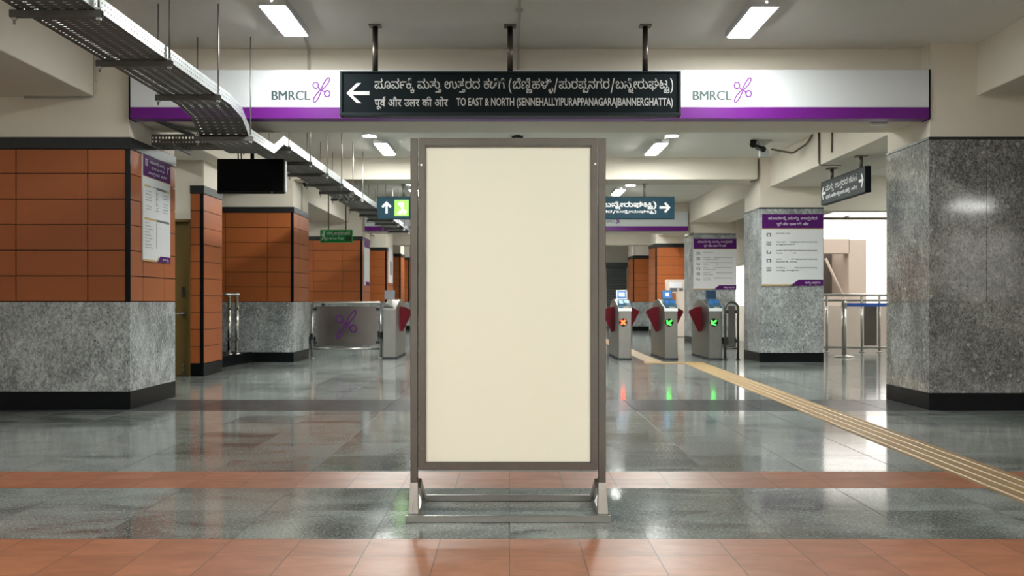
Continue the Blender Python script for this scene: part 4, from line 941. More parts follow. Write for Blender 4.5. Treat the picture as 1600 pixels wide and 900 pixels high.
for q in (blob(506.5, 362.8, 1.6, 1.6), blob(505.5, 367.5, 2.0, 3.2), [(502.5, 375), (504.4, 375), (507, 369), (504.5, 368)], [(507.5, 376), (509.3, 376), (508, 369), (505.5, 369)], [(502.5, 368.5), (505, 366.6), (505, 365.2), (501.8, 367)]):
    poly_px(tm, q, Y, Y - .001)
tm.build('running_figure', 'white_text', root)
MB().cyl((wx(513, Y), Y + .03, z1), (wx(513, Y), Y + .03, CEIL), .014, 10).cyl((wx(540, Y), Y + .03, z1), (wx(540, Y), Y + .03, CEIL), .014, 10).build('hanger_rod', 'pipe_brown', root)

# side sign hanging under the long beam, seen at a slant
X = 4.8
yn, yf_ = 14.16, 16.16
z0, z1 = 2.535, 2.89
root = thing('hanging_sign', (X + .035, (yn + yf_) / 2, z0), 'dark slanted hanging sign with arrows at both ends, near the larger granite poster', 'sign')
MB().box(X + .004, X + .075, yn + .01, yf_, z0 + .01, z1 - .01).build('sign_face', 'sign_frame', root)
MB().box(X, X + .08, yn, yn + .012, z0, z1).box(X, X + .08, yf_ - .012, yf_, z0, z1).box(X, X + .08, yn, yf_, z1 - .012, z1).box(X, X + .08, yn, yf_, z0, z0 + .012).build('sign_frame', 'sign_dark', root)
s3 = lambda a, b_: (X + .0025, a, b_)       # a runs along +y; letters read towards the camera: mirror a
def side_to3(y0, y1): return lambda a, b_: (X + .0025, y1 - (a - y0), b_)
tm = MB()
w0, w1 = yn + .34, yf_ - .22
ft = fit(script_shape(KANNADA_LINE[1:4], .012), w0, w1, 2.70, 2.83)
tm.flat_mesh(ft[0], ft[1], side_to3(w0, w1))
ft = fit(script_shape(HINDI_LINE + KANNADA_LINE[:2], .015), w0, w1, 2.595, 2.675)
tm.flat_mesh(ft[0], ft[1], side_to3(w0, w1))
tm.build('lettering', 'sign_text', root)
tm = MB()
for yc, d in ((yn + .17, -1), (yf_ - .11, 1)):
    tm = MB()
    for p in arrow_poly(0, 0, .19, 0):
        pts = [(yc + d * a, 2.71 + b_) for a, b_ in p]
        tm.prism(pts if d > 0 else pts[::-1], X + .0035, X + .001, lambda a, b_, dd: (dd, a, b_))
    tm.build('arrow', 'white_text', root)
for yy in (14.45, 15.75):
    MB().cyl((X + .04, yy, z1), (X + .04, yy, 3.05), .028, 12).box(X - .03, X + .11, yy - .07, yy + .07, 3.046, 3.06).build('hanger_pole', 'pipe_brown', root)

# ------------------------------------------------------------------ posters
def rules_poster(label, x0, x1, z0, z1, Yf, n_lines):
    root = thing('rules_poster', ((x0 + x1) / 2, Yf, z0), label, 'poster', 'rules posters on the granite pillars')
    W, Hh = x1 - x0, z1 - z0
    MB().box(x0, x1, Yf - .02, Yf, z0, z1).build('poster_sheet', 'poster_white', root, .002)
    y = Yf - .021
    Q = lambda u, v: (x0 + u * W, z0 + v * Hh)
    def pr(name, mat, polys, dep=.0012, par=None):
        m_ = MB()
        for p in polys:
            m_.prism([Q(*q) for q in p], y - dep, y + .0005, lambda a, b_, d: (a, d, b_))
        return m_.build(name, mat, par or root)
    hd_ = pr('header', 'poster_purple', [rect(0, 1, .80, 1.0)])
    m_ = MB()
    m_.flat_mesh(*fit(script_shape(KANNADA_LINE[:3], .03), *[v for v in (Q(.10, 0)[0], Q(.90, 0)[0])], Q(0, .905)[1], Q(0, .965)[1]), f3(y - .003))
    m_.flat_mesh(*fit(script_shape(HINDI_LINE, .03), Q(.24, 0)[0], Q(.76, 0)[0], Q(0, .83)[1], Q(0, .885)[1]), f3(y - .003))
    m_.build('header_lettering', 'print_pale', hd_)
    pr('tan_rule', 'poster_tan', [rect(0, 1, .788, .80)])
    pr('tan_rule', 'poster_tan', [[(0, 0), (.5, 0), (.535, .03), (.525, .03), (.495, .022), (0, .022)]])
    fo = pr('footer', 'poster_purple', [[(.46, 0), (1, 0), (1, .088), (.60, .088)]])
    m_ = MB()
    m_.flat_mesh(*fit(script_shape(KANNADA_LINE[1:3], .04), Q(.70, 0)[0], Q(.95, 0)[0], Q(0, .02)[1], Q(0, .06)[1]), f3(y - .003))
    m_.build('footer_lettering', 'print_pale', fo)
    ic, tx = [], MB()
    rr = random.Random(n_lines)
    for i in range(n_lines):
        v = .735 - i * (.60 / n_lines)
        # an icon outline (four thin bars) and two lines of small print
        e = .012
        a0, a1, c0, c1 = .075, .15, v - .05, v
        k = i % 3
        if k == 0:
            ic += [[rect(a0, a1, c1 - e, c1), rect(a0, a0 + .02, c0, c1 - e), rect(a1 - .02, a1, c0, c1 - e), rect(a0 + .03, a1 - .03, c0, c0 + e)]]
        elif k == 1:
            ic += [[rect(a0, a1, c0, c0 + e), rect(a0, a1, c1 - e, c1), rect(a0, a0 + e, c0 + e, c1 - e), rect(a1 - e, a1, c0 + e, c1 - e), rect(a0 + .025, a1 - .025, c0 + .02, c1 - .02)]]
        else:
            ic += [[rect(a0, a0 + .02, c0, c1), rect(a0 + .02, a1, c0, c0 + e), rect(a1 - .02, a1, c0 + e, c0 + .03)]]
        for ln in range(2 if i else 1):
            u = .23
            end = (.9 if ln == 0 else rr.uniform(.4, .62)) if i else .46
            words = [KANNADA_LINE[(i + ln) % 4], KANNADA_LINE[(i + ln + 1) % 4]] + ([KANNADA_LINE[4]] if end > .7 else [])
            tx.flat_mesh(*fit(script_shape(words, .02), Q(u, 0)[0], Q(end, 0)[0], Q(0, v - .018 - ln * .036)[1], Q(0, v + .006 - ln * .036)[1]), f3(y - .001))
    for q in ic:
        pr('icon', 'print_grey', q, .0008)
    tx.build('small_print', 'print_grey', root)
    return root


rules_poster('larger rules poster with purple heading, on the granite pillar beside the slanted sign', wx(1190.5, 18.28), wx(1286.3, 18.28), wz(446.5, 18.28), wz(334.5, 18.28), 18.298, 5)
rules_poster('smaller rules poster with purple heading, above the outermost green arrow gate', wx(1083.5, 26.48), wx(1150.8, 26.48), wz(452.5, 26.48), wz(373, 26.48), 26.498, 6)

# tall route chart on the side of the first orange pier
X = XL1
ya, yb = 10.57, 11.42
z0, z1 = 1.468, 2.545
root = thing('route_chart', (X, (ya + yb) / 2, z0), 'tall route chart with purple heading and station columns, on the wide orange pier', 'poster')
MB().box(X, X + .016, ya, yb, z0, z1).build('poster_sheet', 'poster_white', root, .002)
W, Hh = yb - ya, z1 - z0
Qs = lambda u, v: (ya + u * W, z0 + v * Hh)
s3 = lambda a, b_, d: (X + .016 + d, a, b_)
def prs(name, mat, polys, dep=.0012, par=None):
    m_ = MB()
    for p in polys:
        m_.prism([Qs(*q) for q in p], dep, -.0005, s3)
    return m_.build(name, mat, par or root)
hd_ = prs('header', 'poster_purple', [rect(0, 1, .80, 1)])
tside = lambda a, b_: (X + .0195, a, b_)
m_ = MB()
for (w_, u0, u1, v0, v1) in ((KANNADA_LINE[:2], .24, .78, .925, .965), (HINDI_LINE, .28, .76, .875, .91), (KANNADA_LINE[2:4], .18, .86, .82, .858)):
    m_.flat_mesh(*fit(script_shape(w_, .03), Qs(u0, 0)[0], Qs(u1, 0)[0], Qs(0, v0)[1], Qs(0, v1)[1]), tside)
m_.build('header_lettering', 'print_pale', hd_)
prs('header_icons', 'print_pale', [rect(.08, .10, .90, .965), rect(.13, .15, .90, .965), rect(.10, .13, .955, .965), rect(.10, .13, .90, .91), rect(.88, .9, .89, .96), rect(.9, .95, .945, .96)], .002, hd_)
prs('tan_rule', 'poster_tan', [rect(0, 1, .793, .80), rect(.05, .23, .70, .722), rect(.82, .95, .70, .722), rect(.05, .48, .39, .412), [(0, 0), (.5, 0), (.56, .045), (.55, .055), (.49, .018), (0, .018)]])
prs('grey_bar', 'print_grey', [rect(.23, .48, .71, .716), rect(.48, .82, .70, .722), rect(.48, .95, .39, .412), rect(.478, .49, .13, .39), rect(.478, .49, .55, .70)], .0015)
fo = prs('footer', 'poster_purple', [[(.5, 0), (1, 0), (1, .06), (.62, .06)]])
m_ = MB()
m_.flat_mesh(*fit(script_shape(KANNADA_LINE[1:2], .04), Qs(.70, 0)[0], Qs(.93, 0)[0], Qs(0, .012)[1], Qs(0, .042)[1]), tside)
m_.build('footer_lettering', 'print_pale', fo)
m_ = MB()
for i in range(7):
    for j, u in enumerate((.08, .44, .70)):
        if (i + j) % 5 == 4: continue
        v = .655 - i * .028
        m_.flat_mesh(*fit(script_shape([KANNADA_LINE[(i + j) % 4]], .02), Qs(u, 0)[0], Qs(u + (.10 if j == 1 else .2), 0)[0], Qs(0, v)[1], Qs(0, v + .014)[1]), tside)
for i in range(9):
    v = .355 - i * .029
    m_.flat_mesh(*fit(script_shape([KANNADA_LINE[i % 4]], .02), Qs(.06, 0)[0], Qs(.06 + .16 + .05 * (i % 3), 0)[0], Qs(0, v)[1], Qs(0, v + .014)[1]), tside)
m_.build('small_print', 'print_grey', root)

# narrow posters on the sides of the farther orange piers
for (Ya, Yb, za, zb, lab, dark) in ((26.75, 27.75, wz(446, 27), wz(372, 27), 'narrow white poster with purple ends on the pier behind the green sign', False),
                                    (32.2, 33.3, wz(442, 32.5), wz(388, 32.5), 'pale notice with a dark mark on the distant orange pier', True)):
    X = -3.72
    root = thing('side_poster', (X, (Ya + Yb) / 2, za), lab, 'poster')
    MB().box(X, X + .02, Ya, Yb, za, zb).build('poster_sheet', 'poster_white', root, .002)
    if dark:
        MB().box(X + .0195, X + .022, Ya + .3, Yb - .35, za + .25, zb - .4).build('dark_print', 'print_grey', root)
    else:
        MB().box(X + .0195, X + .022, Ya, Yb, zb - .24, zb).build('header', 'poster_purple', root)
        MB().box(X + .0195, X + .022, Ya + .3, Yb, za, za + .1).build('footer', 'poster_purple', root)

# ================================================================== ticket gates
def flap_mesh(mb, xh, sx, y):
    """fan shaped flap hinged at xh, reaching out along sx"""
    poly = [(0, .50), (.05, .485), (.24, .86), (.235, .885), (.10, .955), (0, .965)]
    pts = [(xh + sx * a, b_) for a, b_ in poly]
    if sx < 0: pts = pts[::-1]
    mb.prism(pts, y - .015, y + .015, lambda a, b_, d: (a, d, b_))


def ticket_gate(x0, y0, label, flaps, led=None, screen='display_blue', length=1.85, w=.235, reader='reader_blue', back=False):
    root = thing('ticket_gate', (x0 + w / 2, y0 + length / 2, 0), label, 'ticket gate', 'automatic ticket gates in a row')
    prof = [(0, .02), (length, .02), (length, .70)]
    ymid, zb, ra, rz = .52 * length, .70, .48 * length, .40
    n = 18
    for i in range(1, n):
        an = math.pi * i / n
        yy, zz = ymid + ra * math.cos(an), zb + rz * math.sin(an) ** .8
        if yy > .22:
            prof.append((yy, zz))
    prof += [(.20, 1.0), (.05, .945), (0, .925)]
    body = MB()
    body.prism([(a, b_) for a, b_ in prof], x0, x0 + w, lambda a, b_, d: (d, y0 + a, b_))
    body.build('gate_body', 'gate_steel', root, .008)
    MB().box(x0 - .008, x0 + w + .008, y0 - .006, y0 + length + .008, 0, .03).build('plinth', 'sign_frame', root)
    ln = MB()
    ln.hexa([(x0 - .003, y0 - .008, .885), (x0 + w + .003, y0 - .008, .885), (x0 + w + .003, y0 + .05, .885), (x0 - .003, y0 + .05, .885),
             (x0 - .003, y0 - .004, .935), (x0 + w + .003, y0 - .004, .935), (x0 + w + .003, y0 + .06, .965), (x0 - .003, y0 + .06, .965)])
    ln.build('front_lip', 'gate_steel' if back else 'lip_white', root, .004)
    if not back:
        rd = MB()
        rd.hexa([(x0 + .006, y0 - .002, .937), (x0 + w - .006, y0 - .002, .937), (x0 + w - .006, y0 + .30, 1.03), (x0 + .006, y0 + .30, 1.03),
                 (x0 + .01, y0 + .0, .975), (x0 + w - .01, y0 + .0, .975), (x0 + w - .01, y0 + .27, 1.10), (x0 + .01, y0 + .27, 1.10)])
        r_ = rd.build('card_reader', reader, root, .006)
        ic = MB()
        def on(u, v, d=.003):   # point on the sloping reader face
            return (x0 + .01 + u * (w - .02), y0 + v * .27 - .0012 - d * .42, .975 + v * .125 + d * .9)
        for u0, u1, v0, v1 in ((.08, .42, .35, .85), (.52, .92, .45, .85)):
            ic.quad(on(u0, v0), on(u1, v0), on(u1, v1), on(u0, v1))
        ic.build('reader_mark', 'display_white' if screen == 'display_white' else 'display_blue', r_)
        fm = MB()
        fm.box(x0 + .09, x0 + .19, y0 - .0035, y0 - .001, .947, .962).build('reader_label', 'poster_tan', r_)
    # screen on top
    sx0, sx1 = x0 - .01, x0 + .185
    ys = y0 + .26
    MB().box(x0 + .05, x0 + .13, ys + .02, ys + .06, 1.02, 1.13).build('screen_stalk', 'steel', root)
    sc = MB()
    tl = .05
    sc.hexa([(sx0, ys, 1.10), (sx1, ys, 1.10), (sx1, ys + .05, 1.10), (sx0, ys + .05, 1.10), (sx0, ys + tl, 1.27), (sx1, ys + tl, 1.27), (sx1, ys + .05 + tl, 1.27), (sx0, ys + .05 + tl, 1.27)])
    s_ = sc.build('screen', 'lip_white' if screen == 'display_white' else ('print_grey' if back else 'reader_blue'), root, .006)
    if not back:
        f_ = MB()
        def ons(u, v, d): return (sx0 + u * (sx1 - sx0), ys + v * tl - d, 1.10 + v * .17 + d * .25)
        f_.quad(ons(.08, .1, .002), ons(.92, .1, .002), ons(.92, .92, .002), ons(.08, .92, .002))
        f_.build('screen_face', {'display_white': 'display_blue'}.get(screen, screen), s_)
        if screen != 'reader_navy':
            i_ = MB()
            for q in ([(.36, .35), (.46, .35), (.46, .7), (.36, .7)], [(.52, .35), (.66, .35), (.66, .7), (.52, .7)]) if screen == 'display_blue' else ([(.22, .3), (.78, .3), (.78, .75), (.22, .75)],):
                i_.quad(*[ons(u, v, .004) for u, v in q])
            i_.build('screen_icon', 'icon_white' if screen == 'display_blue' else 'display_white', s_)
    if led:
        cx_, cz_ = x0 + .085, .68
        dk = MB().disc((cx_, y0 + .001, cz_), (0, -1, 0), .075, .008, 24).build('status_lamp', 'black_plastic', root)
        im = MB()
        yy = y0 - .0085
        pr = lambda p: im.prism(p, yy - .003, yy, lambda a, b_, d: (a, d, b_))
        if led == 'cross':
            for sg in (1, -1):
                a_ = R(45 * sg)
                c, s = math.cos(a_), math.sin(a_)
                for (h, l) in ((.016, .055),):
                    pr([(cx_ + x * c - z * s, cz_ + x * s + z * c) for x, z in ((-l, -h), (l, -h), (l, h), (-l, h))])
            im.build('red_cross', 'led_red', dk)
        else:
            for p in arrow_poly(cx_, cz_, .115, R(222)):
                pr(p)
            im.build('green_arrow', 'led_green', dk)
    for sx, yy in flaps:
        fm = MB()
        flap_mesh(fm, x0 if sx < 0 else x0 + w, sx, y0 + yy)
        fm.build('flap', 'red_flap', root, .004)
    return root


ticket_gate(1.985, 19.1, 'ticket gate showing the red cross lamp, beside the edge of the blank board', [(-1, .80), (1, .80)], 'cross', 'display_white')
ticket_gate(2.825, 19.1, 'ticket gate with green arrow lamp and bright blue screen, next to the red cross gate', [(-1, .80), (1, .80)], 'arrow', 'display_blue')
ticket_gate(3.635, 19.1, 'ticket gate with green arrow lamp and dark navy screen, next to the rounded hoop railing', [(-1, .80)], 'arrow', 'reader_navy')
ticket_gate(-2.335, 19.4, 'plain steel ticket gate without lamp, beside the railing with the purple emblem', [(1, .75)], None, 'display_blue', back=True)

# emblem railing beside the plain gate
Y = 19.6
root = thing('panel_railing', (wx(541, Y), Y, 0), 'steel railing panel with a purple loop emblem, beside the plain ticket gate', 'railing')
xa, xb = wx(488, Y), wx(595, Y)
z1 = wx(0, Y) * 0 + wz(472.5, Y)
for x in (xa, xb):
    MB().tube([(x, Y, 0), (x, Y, z1 - .03)], .026, 14).lathe([(.05, .0), (.05, .012), (.03, .02)], x, Y, 16).build('post', 'steel', root)
MB().tube([(xa, Y, z1 - .03), (xa + .03, Y, z1 - .004), (xb - .03, Y, z1 - .004), (xb, Y, z1 - .03)], .024, 12).build('top_rail', 'steel', root)
MB().tube([(xa, Y, wz(545, Y)), (xb, Y, wz(545, Y))], .02, 12).build('bottom_rail', 'steel', root)
pn = MB().box(xa + .06, xb - .06, Y - .005, Y + .005, wz(539.5, Y), wz(478.5, Y)).build('sheet_panel', 'glass', root)
emblem(MB(), f3(Y - .006), wx(524, Y), wx(558, Y), wz(530, Y), wz(485, Y), .013, (0, 1, 0)).build('emblem', 'poster_purple', pn)
for x in (xa + .05, xb - .05):
    for zz in (wz(535, Y), wz(483, Y)):
        MB().box(x - .04, x + .04, Y - .02, Y + .02, zz - .025, zz + .025).build('clamp', 'sign_frame', root, .004)
for x, py in ((xa - .015, 526), (xb + .012, 524)):
    MB().box(x - .03, x + .03, Y - .03, Y + .03, wz(py + 5, Y), wz(py - 5, Y)).build('hinge_block', 'black_plastic', root, .004)
MB().box(wx(505, Y) - .03, wx(505, Y) + .03, Y - .02, Y + .02, z1 - .07, z1 - .02).build('rail_bracket', 'sign_frame', root)

# rounded hoop railing beside the green arrow gate
Y = 19.0
xa, xb = wx(1133, Y), wx(1153, Y)
z1 = wz(472, Y)
root = thing('hoop_railing', ((xa + xb) / 2, Y, 0), 'narrow rounded steel hoop railing with an inner plate, beside the outermost green arrow gate', 'railing')
pts = [(xa, Y, 0), (xa, Y, z1 - .10)]
for i in range(1, 8):
    an = math.pi * i / 8
    pts.append(((xa + xb) / 2 - (xb - xa) / 2 * math.cos(an), Y, z1 - .10 + .10 * math.sin(an)))
pts += [(xb, Y, z1 - .10), (xb, Y, 0)]
MB().tube(pts, .024, 12).build('hoop', 'steel_warm', root)
MB().box(xa + .055, xb - .055, Y - .006, Y + .006, wz(540, Y), wz(478, Y)).build('plate', 'glass', root)
MB().tube([(xa, Y, wz(544.5, Y)), (xb, Y, wz(544.5, Y))], .016, 10).build('lower_rail', 'steel_warm', root)
for zz in (wz(487, Y), wz(533, Y)):
    for x in (xa + .035, xb - .035):
        MB().box(x - .03, x + .03, Y - .018, Y + .018, zz - .03, zz + .03).build('clamp', 'sign_frame', root, .004)
for x in (xa, xb):
    MB().lathe([(.045, 0), (.045, .01), (.026, .016)], x, Y, 16).build('foot_flange', 'sign_frame', root)

# short handrail on the kerb
Yk = 17.35
root = thing('kerb_handrail', (wx(364, Yk), Yk, kz), 'short steel handrail on two posts, standing on the black kerb beside the orange wall end', 'railing')
zr = wz(460, Yk)
for px, yy in ((358.5, 17.3), (370.5, 17.4)):
    x = wx(px, yy)
    MB().cyl((x, yy, kz), (x, yy, zr - .05), .03, 14).lathe([(.055, kz), (.055, kz + .015), (.03, kz + .025)], x, yy, 16).build('post', 'chrome', root)
    MB().cyl((x, yy, zr - .06), (x, yy, zr), .018, 10).box(x - .03, x + .03, yy - .03, yy + .03, .92, .96).box(x - .03, x + .03, yy - .03, yy + .03, .42, .46).build('bracket', 'steel', root)
ends = [(wx(348, 17.2), 17.2, zr), (wx(373, 17.42), 17.42, zr)]
hr = MB().tube(ends, .026, 12)
hr.build('rail', 'steel', root)
MB().lathe([(.001, zr - .04), (.028, zr - .028), (.04, zr), (.028, zr + .028), (.001, zr + .04)], ends[1][0] - .02, 17.42, 14).build('ball_end', 'chrome', root)
root_x = wx(345, 17.3)

# open-side railing
Y = 22.0
root = thing('side_railing', (7.5, Y, 0), 'long steel railing with two top rails along the open daylight side', 'railing')
for z, r_ in ((wz(461, Y), .03), (wz(469.5, Y), .024), (wz(543, Y), .024)):
    MB().tube([(5.7, Y, z), (12.5, Y, z)], r_, 12).build('rail', 'chrome' if r_ > .025 else 'steel', root)
for px in (1292, 1346.5, 1374, 1402, 1440, 1480, 1530):
    x = wx(px, Y)
    MB().cyl((x, Y, 0), (x, Y, wz(461, Y)), .026, 12).lathe([(.06, 0), (.06, .012), (.026, .02)], x, Y, 14).build('post', 'steel', root)
for pa, pb in ((1350, 1370), (1296, 1343)):
    MB().box(wx(pa, Y), wx(pb, Y), Y - .004, Y + .004, wz(540, Y), wz(476, Y)).build('infill_sheet', 'glass', root) if pa == 1350 else None

# belt barrier
Y = 20.0
x = wx(1319, Y)
root = thing('belt_barrier', (x, Y, 0), 'steel queue post on a round base holding a blue belt, before the open side', 'queue post')
MB().lathe([(.19, 0), (.19, .012), (.16, .028), (.06, .04), (.055, .05)], x, Y, 32).build('base', 'steel', root)
MB().lathe([(.046, .04), (.046, 1.02)], x, Y, 20).build('post', 'steel', root)
MB().lathe([(.05, .93), (.05, 1.06), (.04, 1.075)], x, Y, 20).build('belt_head', 'steel', root)
MB().box(x + .04, x + 3.14, Y - .002, Y + .002, .965, 1.03).build('belt', 'belt_blue', root)
x2 = x + 3.2
p2 = MB().lathe([(.19, 0), (.19, .012), (.16, .028), (.046, .04), (.046, 1.06), (.04, 1.075)], x2, Y, 24)
# second post stands behind the bare granite pillar
tag(p2.build('queue_post', 'steel'), 'plain steel queue post holding the far end of the blue belt', 'queue post')

# cream cabinet against the far orange pier
Yc = 31.95
xa, xb = wx(1039, Yc), wx(1067.5, Yc)
root = thing('notice_cabinet', ((xa + xb) / 2, Yc, 0), 'cream upright cabinet with dark marks, before the distant orange pier beyond the gates', 'cabinet')
MB().box(xa, xb, 31.65, Yc, .0, wz(437, Yc)).build('cabinet_body', 'outside', root, .02)
MB().box(xa + .08, xb - .08, 31.64, 31.652, wz(450, Yc), wz(441, Yc)).build('header_panel', 'poster_white', root)
MB().box(xa + .1, xa + .32, 31.635, 31.65, wz(456, Yc), wz(450, Yc)).box(xa + .38, xb - .06, 31.635, 31.65, wz(455, Yc), wz(450.5, Yc)).build('dark_marks', 'print_grey', root)
MB().box(xa - .03, xa + .28, 31.62, 31.66, .0, wz(458, Yc)).build('side_leaf', 'clay', root)

# ================================================================== tactile strip
def tactile(label, pts, w, nrid=4, seg=.3):
    (xa, ya), (xb, yb) = pts
    d = Vector((xb - xa, yb - ya, 0))
    L = d.length
    d.normalize()
    s = Vector((-d.y, d.x, 0))
    root = thing('tactile_strip', ((xa + xb) / 2, (ya + yb) / 2, 0), label, 'tactile paving')
    o = Vector((xa, ya, 0))
    base, rid = MB(), MB()
    n = max(1, round(L / seg))
    for i in range(n):
        a0, a1 = L * i / n + .001, L * (i + 1) / n - .001
        def P(a, c, z): return tuple(o + d * a + s * c + Vector((0, 0, z)))
        base.hexa([P(a0, -w / 2, 0), P(a1, -w / 2, 0), P(a1, w / 2, 0), P(a0, w / 2, 0), P(a0, -w / 2, .006), P(a1, -w / 2, .006), P(a1, w / 2, .006), P(a0, w / 2, .006)])
        for k in range(nrid):
            c = -w / 2 + w * (k + .5) / nrid
            h = w / nrid * .30
            rid.hexa([P(a0, c - h, .005), P(a1, c - h, .005), P(a1, c + h, .005), P(a0, c + h, .005), P(a0, c - h * .7, .0115), P(a1, c - h * .7, .0115), P(a1, c + h * .7, .0115), P(a0, c + h * .7, .0115)])
    base.build('base_tile', 'tactile', root)
    rid.build('ridges', 'tactile', root)
    return root


tactile('long tan ridged guide strip crossing the polished floor towards the gates', [(2.80, 3.0), (3.165, 17.9)], .355)
tactile('short tan ridged guide strip lying crosswise before the gates', [(2.33, 18.08), (3.34, 18.08)], .3)
tactile('tan ridged guide strip running between the red cross and green arrow gates', [(2.53, 18.28), (2.62, 30.0)], .3)

# ================================================================== ceiling lamps
def lamp(x, y0, y1, label, w=.2, z=CEIL, mat='lamp_white'):
    root = thing('ceiling_lamp', (x, (y0 + y1) / 2, z - .07), label, 'ceiling lamp', 'long ceiling lamps in two rows')
    MB().box(x - w / 2 - .022, x + w / 2 + .022, y0 - .03, y1 + .03, z - .062, z).build('housing', 'lamp_housing', root, .006)
    MB().box(x - w / 2, x + w / 2, y0, y1, z - .07, z - .058).build('diffuser', mat, root, .003)
    MB().box(x - w / 2 - .022, x + w / 2 + .022, y0 - .05, y0 - .028, z - .066, z - .002).build('end_cap', 'lamp_housing', root, .004)
    MB().disc((x + .005, y0 - .05, z - .03), (0, -1, 0), .009, .004, 12).build('indicator', 'indicator', root)
    return root


lamp(-1.97, 8.72, 9.68, 'long lit ceiling lamp near the perforated cable tray, before the first beam', mat='lamp_soft')
lamp(2.13, 8.76, 9.74, 'long lit ceiling lamp over the tactile strip side, before the first beam', mat='lamp_soft')
lamp(-2.0, 16.3, 17.5, 'lit ceiling lamp beyond the first beam, near the cable tray', .185)
lamp(2.36, 16.3, 17.5, 'lit ceiling lamp beyond the first beam, near the black bullet cameras', .185)
lamp(2.44, 23.0, 24.1, 'small distant lit ceiling lamp above the teal sign with the turning arrow', .185)
lamp(-2.1, 23.0, 24.1, 'distant lit ceiling lamp hidden behind the blank board edge', .185)
for x in (-1.9, 2.1):
    for y in (1.4, -5.6):
        lamp(x, y, y + 1.0, 'unseen ceiling lamp added above the viewer, continuing the two rows')  # out of view, added to light the board and hall from the front
lamp(7.6, -5.6, -4.6, 'unseen ceiling lamp added on the granite pillar side, behind the viewer')  # unseen fill lamp added, kept clear of the pillar's reflection
lamp(11.8, -6.9, -5.9, 'ceiling lamp by the end window, behind the viewer').rotation_euler.z = R(90)
lamp(-6.6, 3.0, 4.0, 'unseen ceiling lamp added on the orange pier side, out of view')  # unseen fill lamp added for more light on this side
lamp(-2.1, 30.0, 31.1, 'far ceiling lamp over the orange pier row, past the distant fascia', .185)
lamp(2.4, 30.0, 31.1, 'far ceiling lamp on the gates side, past the distant fascia', .185)
lamp(2.4, 36.0, 37.1, 'farthest ceiling lamp, added unseen on the gates side', .185)  # added out of sight to brighten the far piers
lamp(-2.1, 36.0, 37.1, 'farthest ceiling lamp, added unseen over the orange pier row', .185)  # its pair, also added out of sight for the far zone
lamp(4.0, 29.0, 30.1, 'unseen ceiling lamp added near the distant orange pier and cream cabinet', .185)  # unseen, added to lift the dark tiles of the distant pier
lamp(-6.4, 12.8, 13.8, 'unseen ceiling lamp added in the passage before the brown door', .185, mat='lamp_soft')  # unseen, added so the door is not lost in darkness
lamp(-6.6, 22.0, 23.0, 'unseen ceiling lamp added in the bay behind the television pier', .185)  # unseen, added to light the side faces of the piers
lamp(-1.1, 12.5, 13.5, 'added ceiling lamp hidden behind the first beam, on the cable tray side', .185)  # added where the beam hides it, to light the pier's side face
lamp(1.7, 12.5, 13.5, 'added ceiling lamp hidden behind the first beam, on the gates side', .185)  # second added lamp hidden by the beam, lights floor and side faces
lamp(8.6, 18.2, 19.2, 'unseen ceiling lamp added before the edge beam of the open side', .185)  # added behind the pillar, out of sight, to brighten the edge beam
lamp(8.5, 14.0, 15.0, 'unseen ceiling lamp added behind the bare granite pillar', .185)  # unseen fill lamp added for the granite pillar side

# small oval lamps with their feed pipe
def oval(x, y, w, label, feed=None):
    root = thing('oval_downlight', (x, y, CEIL - .03), label, 'ceiling lamp', 'small oval ceiling lamps')
    def ov(s, z): return [(x + s * w / 2 * math.cos(2 * math.pi * i / 20), y + s * w / 2 * math.sin(2 * math.pi * i / 20)) for i in range(20)]
    MB().prism(ov(1.1, 0), CEIL - .028, CEIL, lambda a, b_, d: (a, b_, d)).build('rim', 'lamp_housing', root)
    MB().prism(ov(.95, 0), CEIL - .034, CEIL - .026, lambda a, b_, d: (a, b_, d)).build('lens', 'lamp_white', root)
    if feed:
        MB().tube([(x + feed[0] * .3, y + .05, CEIL - .03), (feed[1], feed[2], CEIL - .03)], .014, 8).build('feed_pipe', 'pvc', root)


oval(wx(577, 15.75), 15.75, .19, 'small bright oval lamp near the cable tray, joined by a pipe to a lamp', (.3, -2.0, 16.25))
oval(wx(1050, 15.75), 15.75, .19, 'small bright oval lamp on the side of the black cameras, piped to a lamp', (-.3, 2.36, 16.25))
oval(wx(985, 22.4), 22.4, .20, 'small distant oval lamp above the teal sign')
oval(wx(640, 22.2), 22.2, .20, 'small distant round lamp at the edge of the blank board')

